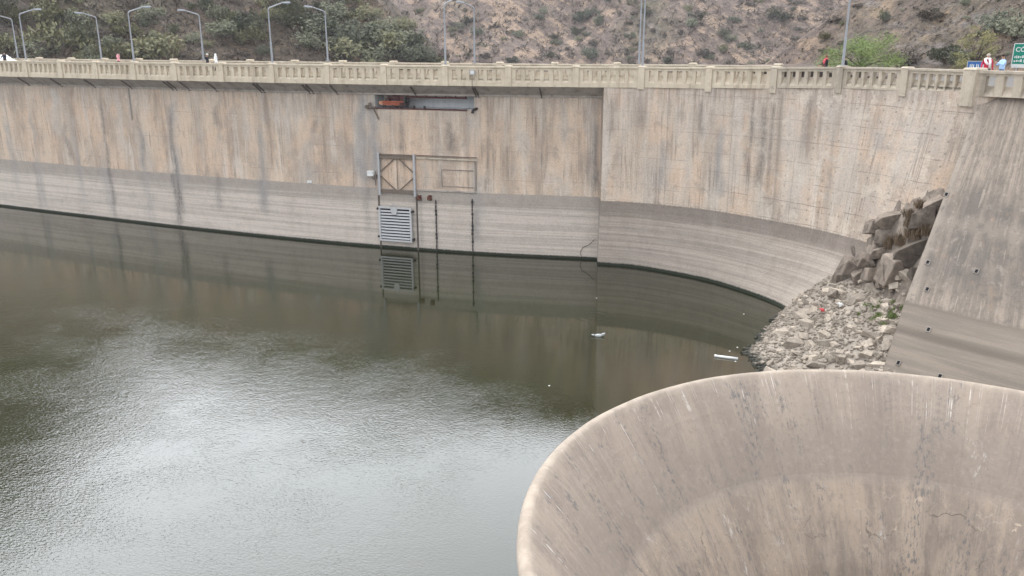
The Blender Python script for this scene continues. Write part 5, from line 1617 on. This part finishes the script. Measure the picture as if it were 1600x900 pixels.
for row, zc_ in ((0, 2.06), (1, 1.78)):      # worn lettering too blurred to read
    x = -1.05
    while x < 0.95:
        w = rg.uniform(0.05, 0.11)
        mb.box((x, -0.026, zc_ + rg.uniform(-.02, .02)), (w, 0.012, rg.uniform(0.1, 0.2)))
        x += w + rg.uniform(0.03, 0.07)
mb.build('worn_lettering', M['white'], r)
MB().box((0, -0.024, 1.47), (2.33, 0.012, 0.2)).build('lower_strip', M['white'], r)
r = tag(empty('road_sign', (30.95, 57.3, 13.4), R(-30)), 'small blue sign with white lettering standing low behind the corner pier', 'road sign')
sign_board(r, 1.15, 0.62, 1.28, M['sign_blue'], M['galv'])
mb = MB()
for i, x in enumerate((-.4, -.3, -.2, -.02, .08, .26, .36)): mb.box((x, -0.026, 1.25 + .03 * (i % 2)), (0.055, 0.012, 0.26))
mb.build('worn_lettering', M['white'], r)

# ------------------------------------------------------------------ thin haze in the valley air
HAZE = 0.00024
hm = bpy.data.materials.new('haze_air'); hm.use_nodes = True
nt = hm.node_tree
nt.nodes.remove(nt.nodes['Principled BSDF'])
pvn = nt.nodes.new('ShaderNodeVolumePrincipled')
pvn.inputs['Color'].default_value = (0.93, 0.95, 1.0, 1); pvn.inputs['Density'].default_value = HAZE; pvn.inputs['Anisotropy'].default_value = 0.2
nt.links.new(pvn.outputs[0], nt.nodes['Material Output'].inputs['Volume'])
mb = MB(); mb.box((15, 40, 37), (700, 720, 98))
tag(mb.build('haze', hm), 'thin pale haze in the air of the valley', 'haze', None, 'stuff')

# ------------------------------------------------------------------ people
def skin_mesh(verts, edges, radii, sub=1):
    me = bpy.data.meshes.new('sk')
    me.from_pydata(verts, edges, [])
    ob = bpy.data.objects.new('sk', me); COL.objects.link(ob)
    md = ob.modifiers.new('s', 'SKIN')
    for i, rr in enumerate(radii):
        me.skin_vertices[0].data[i].radius = rr if isinstance(rr, tuple) else (rr, rr)
    me.skin_vertices[0].data[0].use_root = True
    sd = ob.modifiers.new('d', 'SUBSURF'); sd.levels = sub; sd.render_levels = sub
    bpy.context.view_layer.update()
    out = bpy.data.meshes.new_from_object(ob.evaluated_get(bpy.context.evaluated_depsgraph_get()))
    bpy.data.objects.remove(ob)
    return out

PM = {}
def pm(c):
    if c not in PM: PM[c] = plain('cloth', c, 0.85, 0, 0.12, 20)
    return PM[c]
SKIN = (0.42, 0.26, 0.19)
def person(p, face, label, top, trousers, hair=(0.03, 0.022, 0.018), pose='stand', H=1.7, extra=None, headtilt=0.0, lean=0.0):
    """face: angle the figure looks towards (radians, from +x)"""
    k = H / 1.7
    J = {'pel': (0, 0, .93), 'spi': (0.01, 0, 1.12), 'che': (0.015, 0, 1.33), 'nec': (0.0, 0, 1.47), 'hb': (0.02, 0, 1.54), 'hm': (0.03, 0, 1.61), 'ht': (0.02, 0, 1.675)}
    rad = {'pel': (.15, .115), 'spi': (.135, .1), 'che': (.155, .115), 'nec': .052, 'hb': .066, 'hm': .082, 'ht': .06}
    E = [('pel', 'spi'), ('spi', 'che'), ('che', 'nec'), ('nec', 'hb'), ('hb', 'hm'), ('hm', 'ht')]
    bone = {'hb': 'skin', 'hm': 'skin', 'ht': 'skin', 'nec': 'skin'}
    arms = {'stand': [((.0, .24, 1.16), (.07, .25, .93)), ((.0, .24, 1.16), (.06, .25, .93))],
            'rail': [((.16, .26, 1.18), (.38, .16, 1.06)), ((.16, .26, 1.18), (.38, .16, 1.06))],
            'phone': [((.15, .25, 1.2), (.33, .08, 1.3)), ((.1, .27, 1.18), (.3, .1, 1.24))],
            'walk': [((-.1, .23, 1.17), (-.06, .24, .94)), ((.08, .23, 1.17), (.24, .22, .98))]}[pose]
    legs = {'walk': [((.14, .1, .5), (.2, .1, .09)), ((-.02, .1, .5), (-.22, .1, .12))]}.get(pose, [((.02, .1, .5), (-.01, .11, .09)), ((.02, .1, .5), (-.01, .11, .09))])
    for si, s in ((0, 1), (1, -1)):
        el, wr = arms[si]
        n = 'L' if s > 0 else 'R'
        J['sh' + n] = (0, s * .175, 1.39); J['el' + n] = (el[0], s * el[1], el[2]); J['wr' + n] = (wr[0], s * wr[1], wr[2])
        v = Vector(J['wr' + n]) - Vector(J['el' + n]); q = Vector(J['wr' + n]) + v.normalized() * .07
        J['pa' + n] = tuple(q)
        rad.update({'sh' + n: .062, 'el' + n: .043, 'wr' + n: .028, 'pa' + n: (.036, .02)})
        E += [('che', 'sh' + n), ('sh' + n, 'el' + n), ('el' + n, 'wr' + n), ('wr' + n, 'pa' + n)]
        kn, an = legs[si]
        J['hi' + n] = (0, s * .09, .87); J['kn' + n] = (kn[0], s * kn[1], kn[2]); J['an' + n] = (an[0], s * an[1], an[2]); J['to' + n] = (an[0] + .16, s * (an[1] + .02), max(.035, an[2] - .055))
        rad.update({'hi' + n: .095, 'kn' + n: .062, 'an' + n: .043, 'to' + n: .036})
        E += [('pel', 'hi' + n), ('hi' + n, 'kn' + n), ('kn' + n, 'an' + n), ('an' + n, 'to' + n)]
    keys = list(J)
    V = [Vector(J[q]) * k for q in keys]
    if lean:
        for i, v in enumerate(V):
            if v.z > .95 * k: v.x += (v.z - .95 * k) * lean
    body = skin_mesh([tuple(v) for v in V], [(keys.index(a), keys.index(b)) for a, b in E], [tuple(x * k for x in rad[q]) if isinstance(rad[q], tuple) else rad[q] * k for q in keys])
    bm = bmesh.new(); bm.from_mesh(body)
    # five fingers per hand, rooted in the palm
    for n, s in (('L', 1), ('R', -1)):
        w, q = V[keys.index('wr' + n)], V[keys.index('pa' + n)]
        d = (q - w).normalized()
        side = Vector((d.z, 0, -d.x)) if abs(d.y) > .9 else d.cross(Vector((0, s, 0))).normalized()
        curl = Vector((0, -s, 0)) if pose != 'rail' else Vector((0, 0, -1))
        for f in range(4):
            o = q + side * (f - 1.5) * .019 * k
            L = (.068, .078, .074, .058)[f] * k
            p1 = o + d * L * .45; p2 = p1 + (d * .8 + curl * .4) * L * .35; p3 = p2 + (d * .5 + curl * .8) * L * .3
            fm = skin_mesh([tuple(o - d * .03), tuple(o + d * .01), tuple(p1), tuple(p2), tuple(p3)], [(0, 1), (1, 2), (2, 3), (3, 4)], [.009, .0095, .009, .0085, .007], 1)
            bm.from_mesh(fm)
        o = w + d * .03
        a = o + side * -.035 + d * .02; b = a + (d * .7 - side * .4 + curl * .3) * .035; c = b + (d + curl * .5) * .022
        bm.from_mesh(skin_mesh([tuple(o), tuple(a), tuple(b), tuple(c)], [(0, 1), (1, 2), (2, 3)], [.012, .012, .010, .008], 1))
    hc = V[keys.index('hm')]
    fm = MB()
    fm.ball(hc + Vector((.088, 0, -.008)) * k, (.016, .011, .02), 8, 6)           # nose
    for s in (-1, 1):
        fm.ball(hc + Vector((-.005, s * .08, 0)) * k, (.02, .01, .03), 8, 6)       # ears
    bm.from_mesh(fm.mesh('f'))
    nb = len(bm.faces)
    fe = MB()
    for s in (-1, 1): fe.ball(hc + Vector((.074, s * .03, .02)) * k, (.008, .011, .007), 8, 5)
    fe.ball(hc + Vector((.078, 0, -.042)) * k, (.006, .022, .005), 8, 4)           # mouth
    bm.from_mesh(fe.mesh('e'))
    bm.faces.ensure_lookup_table()
    me = bpy.data.meshes.new('person')
    segs = []
    for a, b in E:
        kind = 1
        if a in ('nec', 'hb', 'hm'): kind = 0
        elif a.startswith('wr') or b.startswith('pa'): kind = 0
        elif a.startswith('an'): kind = 3
        elif a.startswith('hi') or a.startswith('kn') or b.startswith('hi'): kind = 2
        segs.append((V[keys.index(a)], V[keys.index(b)], kind))
    for i, f in enumerate(bm.faces):
        c = f.calc_center_median()
        if i >= nb: f.material_index = 3; continue
        best, bi = 1e9, 1
        for a, b, kd in segs:
            ab = b - a
            t = max(0, min(1, (c - a).dot(ab) / ab.length_squared))
            dd = (c - (a + ab * t)).length
            if dd < best: best, bi = dd, kd
        if c.z < .93 * k and bi == 1 and abs(c.y) < .2 * k: bi = 2
        f.material_index = bi
        f.smooth = True
    bm.to_mesh(me); bm.free()
    o = link('person', me, [pm(SKIN), pm(top), pm(trousers), pm((.03, .027, .025))])
    o.location = p; o.rotation_euler = (0, 0, face)
    tag(o, label, 'person')
    if hair:
        mb = MB(); mb.ball(hc + Vector((-.018, 0, .03)) * k, (.092 * k, .088 * k, .085 * k), 14, 10)
        ho = mb.build('hair', pm(hair), o, True)
    if extra: extra(o, hc, k)
    return o
def cap(c):
    def f(o, hc, k):
        mb = MB(); mb.ball(hc + Vector((-.005, 0, .055)) * k, (.098 * k, .094 * k, .07 * k), 14, 8); mb.box(hc + Vector((.12, 0, .05)) * k, (.1 * k, .13 * k, .015)); mb.build('cap', pm(c), o, True)
    return f
def hood(c):
    def f(o, hc, k):
        mb = MB(); mb.ball(hc + Vector((-.03, 0, .01)) * k, (.105 * k, .115 * k, .135 * k), 14, 10); mb.ball(hc + Vector((-.03, 0, -.13)) * k, (.12 * k, .16 * k, .09 * k), 14, 8); mb.build('hood', pm(c), o, True)
    return f
def scarf(c, tail=True):
    def f(o, hc, k):
        mb = MB(); mb.tube([hc + Vector((.09 * math.cos(a), .1 * math.sin(a), -.13)) * k for a in np.linspace(0, 6.28, 13)], .042 * k, 8)
        if tail:
            mb.tube([hc + Vector((.1, .06, -.15)) * k, hc + Vector((.16, .1, -.3)) * k, hc + Vector((.16, .1, -.6)) * k], [.05 * k, .06 * k, .05 * k], 8)
            mb.tube([hc + Vector((.0, -.13, -.14)) * k, hc + Vector((.12, -.1, -.28)) * k, hc + Vector((.16, .02, -.42)) * k], [.05 * k, .06 * k, .05 * k], 8)
        mb.build('scarf', pm(c), o, True)
    return f
def onroad(u, back):
    """point on the lake-side pavement or road: in line with column u, a distance behind the lake face"""
    d = ray(u, 100)
    t = float(np.interp(d.x / d.y, EDGE.p[:, 0] / EDGE.p[:, 1], EDGE.s))
    p = EDGE.at(t); al, nn = EDGE.frame(t)
    q = Vector((p[0], p[1], 0)) * (1 + back / math.hypot(p[0], p[1]))
    z = smoothrail(p[0]) - (0.9 if back < 1.1 else 1.016)
    return Vector((q.x, q.y, z)), math.atan2(nn.y, nn.x)
p, a = onroad(186, 0.95); person(p, a + 1.9, 'person in a pink top walking along the road by the parapet', (0.75, 0.33, 0.36), (0.03, 0.03, 0.04), pose='walk', extra=scarf((0.75, 0.4, 0.42), False))
p, a = onroad(324.5, 0.9); person(p, a + 1.6, 'person in black with a white cap walking beside the person in white', (0.02, 0.02, 0.025), (0.02, 0.02, 0.025), pose='walk', H=1.62, extra=cap((0.7, 0.7, 0.66)))
p, a = onroad(338, 0.9); person(p, a + 1.7, 'person in a white hooded top walking beside the person in black', (0.8, 0.8, 0.8), (0.02, 0.02, 0.03), pose='walk', H=1.6, extra=hood((0.8, 0.8, 0.8)))
p, a = onroad(9, 0.9); person(p, a + 0.3, 'person in dark clothes leaning on the parapet at the far left beside a white car', (0.02, 0.022, 0.04), (0.02, 0.02, 0.03), pose='rail', H=1.66)
p, a = onroad(1291, 0.8); person(p, a - 0.5, 'person in black with a red scarf looking over the parapet before the green tree', (0.02, 0.02, 0.024), (0.02, 0.02, 0.024), hair=(0.16, 0.03, 0.03), pose='rail', H=1.55, extra=scarf((0.55, 0.08, 0.1)))
p, a = onroad(1319.5, 1.6); person(p, a - 0.2, 'person in dark clothes half hidden behind the lamp post before the green tree', (0.02, 0.022, 0.026), (0.03, 0.03, 0.04), pose='stand', H=1.58)
qz = 14.84 - 0.95
def onbut(u, back):
    d = ray(u, 105); q = Vector((A0.x, A0.y, 0)); k = d.x / d.y
    t = (q.x - k * q.y) / (k * bdir.y - bdir.x)
    w = q + bdir * t
    w = w * (1 + back / w.length)
    return Vector((w.x, w.y, qz)), math.atan2(-0.6, -0.8)
p, a = onbut(1542, 1.1); person(p, a + 0.5, 'bald person in a red top with a white shawl standing behind the corner pier', (0.55, 0.03, 0.07), (0.05, 0.05, 0.08), hair=(0.45, 0.38, 0.33), H=1.74, extra=scarf((0.8, 0.74, 0.76)))
p, a = onbut(1566, 1.2); person(p, a - 0.6, 'dark haired person in a light blue shirt holding something up, standing before the green sign', (0.38, 0.56, 0.8), (0.1, 0.12, 0.2), pose='phone', H=1.72)
# paving behind the buttress parapet
mb = MB(); e = A0
mb.v += [tuple(Vector((e.x, e.y, qz)) - bdir * 2 + Vector((.3, .25, 0))), tuple(Vector((e.x, e.y, qz)) + bdir * 20 + Vector((.3, .25, 0))), (60, 40, qz), (46, 62, qz), (27, 60, qz)]
mb.f.append((0, 1, 2, 3, 4)); tag(mb.build('plaza', M['pave']), kind='structure')

# ------------------------------------------------------------------ white car at the left end
p, a = onroad(-3, 3.2)
t = float(np.interp(ray(-3, 100).x / ray(-3, 100).y, EDGE.p[:, 0] / EDGE.p[:, 1], EDGE.s)); al, nn = EDGE.frame(t)
car = tag(empty('parked_car', p, math.atan2(al.y, al.x)), 'white car on the dam road at the far left edge of the picture', 'car')
prof = [(-2.0, .35), (-2.05, .75), (-1.9, .95), (-1.25, 1.05), (-.75, 1.46), (.55, 1.5), (1.2, 1.05), (1.95, .92), (2.05, .6), (2.0, .35)]
mb = MB(); k = len(mb.v)
for (ww, ins) in ((-.8, 0), (.8, 0)):
    for (x, z) in prof: mb.v.append((x, ww * (0.82 if z > 1.2 else 1.0), z))
n = len(prof)
mb.f.append(tuple(range(n))); mb.f.append(tuple(reversed(range(n, 2 * n))))
for i in range(n): j = (i + 1) % n; mb.f.append((i, n + i, n + j, j))
body = mb.build('body', M['white'], car)
mb = MB()
for s in (-1, 1):
    mb.quadbox([(-1.05, s * .80, 1.07), (1.0, s * .80, 1.07), (1.0, s * .812, 1.07), (-1.05, s * .812, 1.07)][::s], [(-.7, s * .665, 1.42), (.5, s * .665, 1.42), (.5, s * .68, 1.42), (-.7, s * .68, 1.42)][::s])
mb.build('side_window', M['glass'], car)
for x in (-1.25, 1.25):
    for s in (-1, 1):
        w = MB().tube([(x, s * .62, .32), (x, s * .83, .32)], .32, 18).build('wheel', M['rubber'], car); MB().tube([(x, s * .80, .32), (x, s * .84, .32)], .18, 14).build('rim', M['galv'], w)
for s in (-1, 1):
    MB().box((2.02, s * .55, .75), (.08, .3, .14)).build('headlight', M['lens'], car)
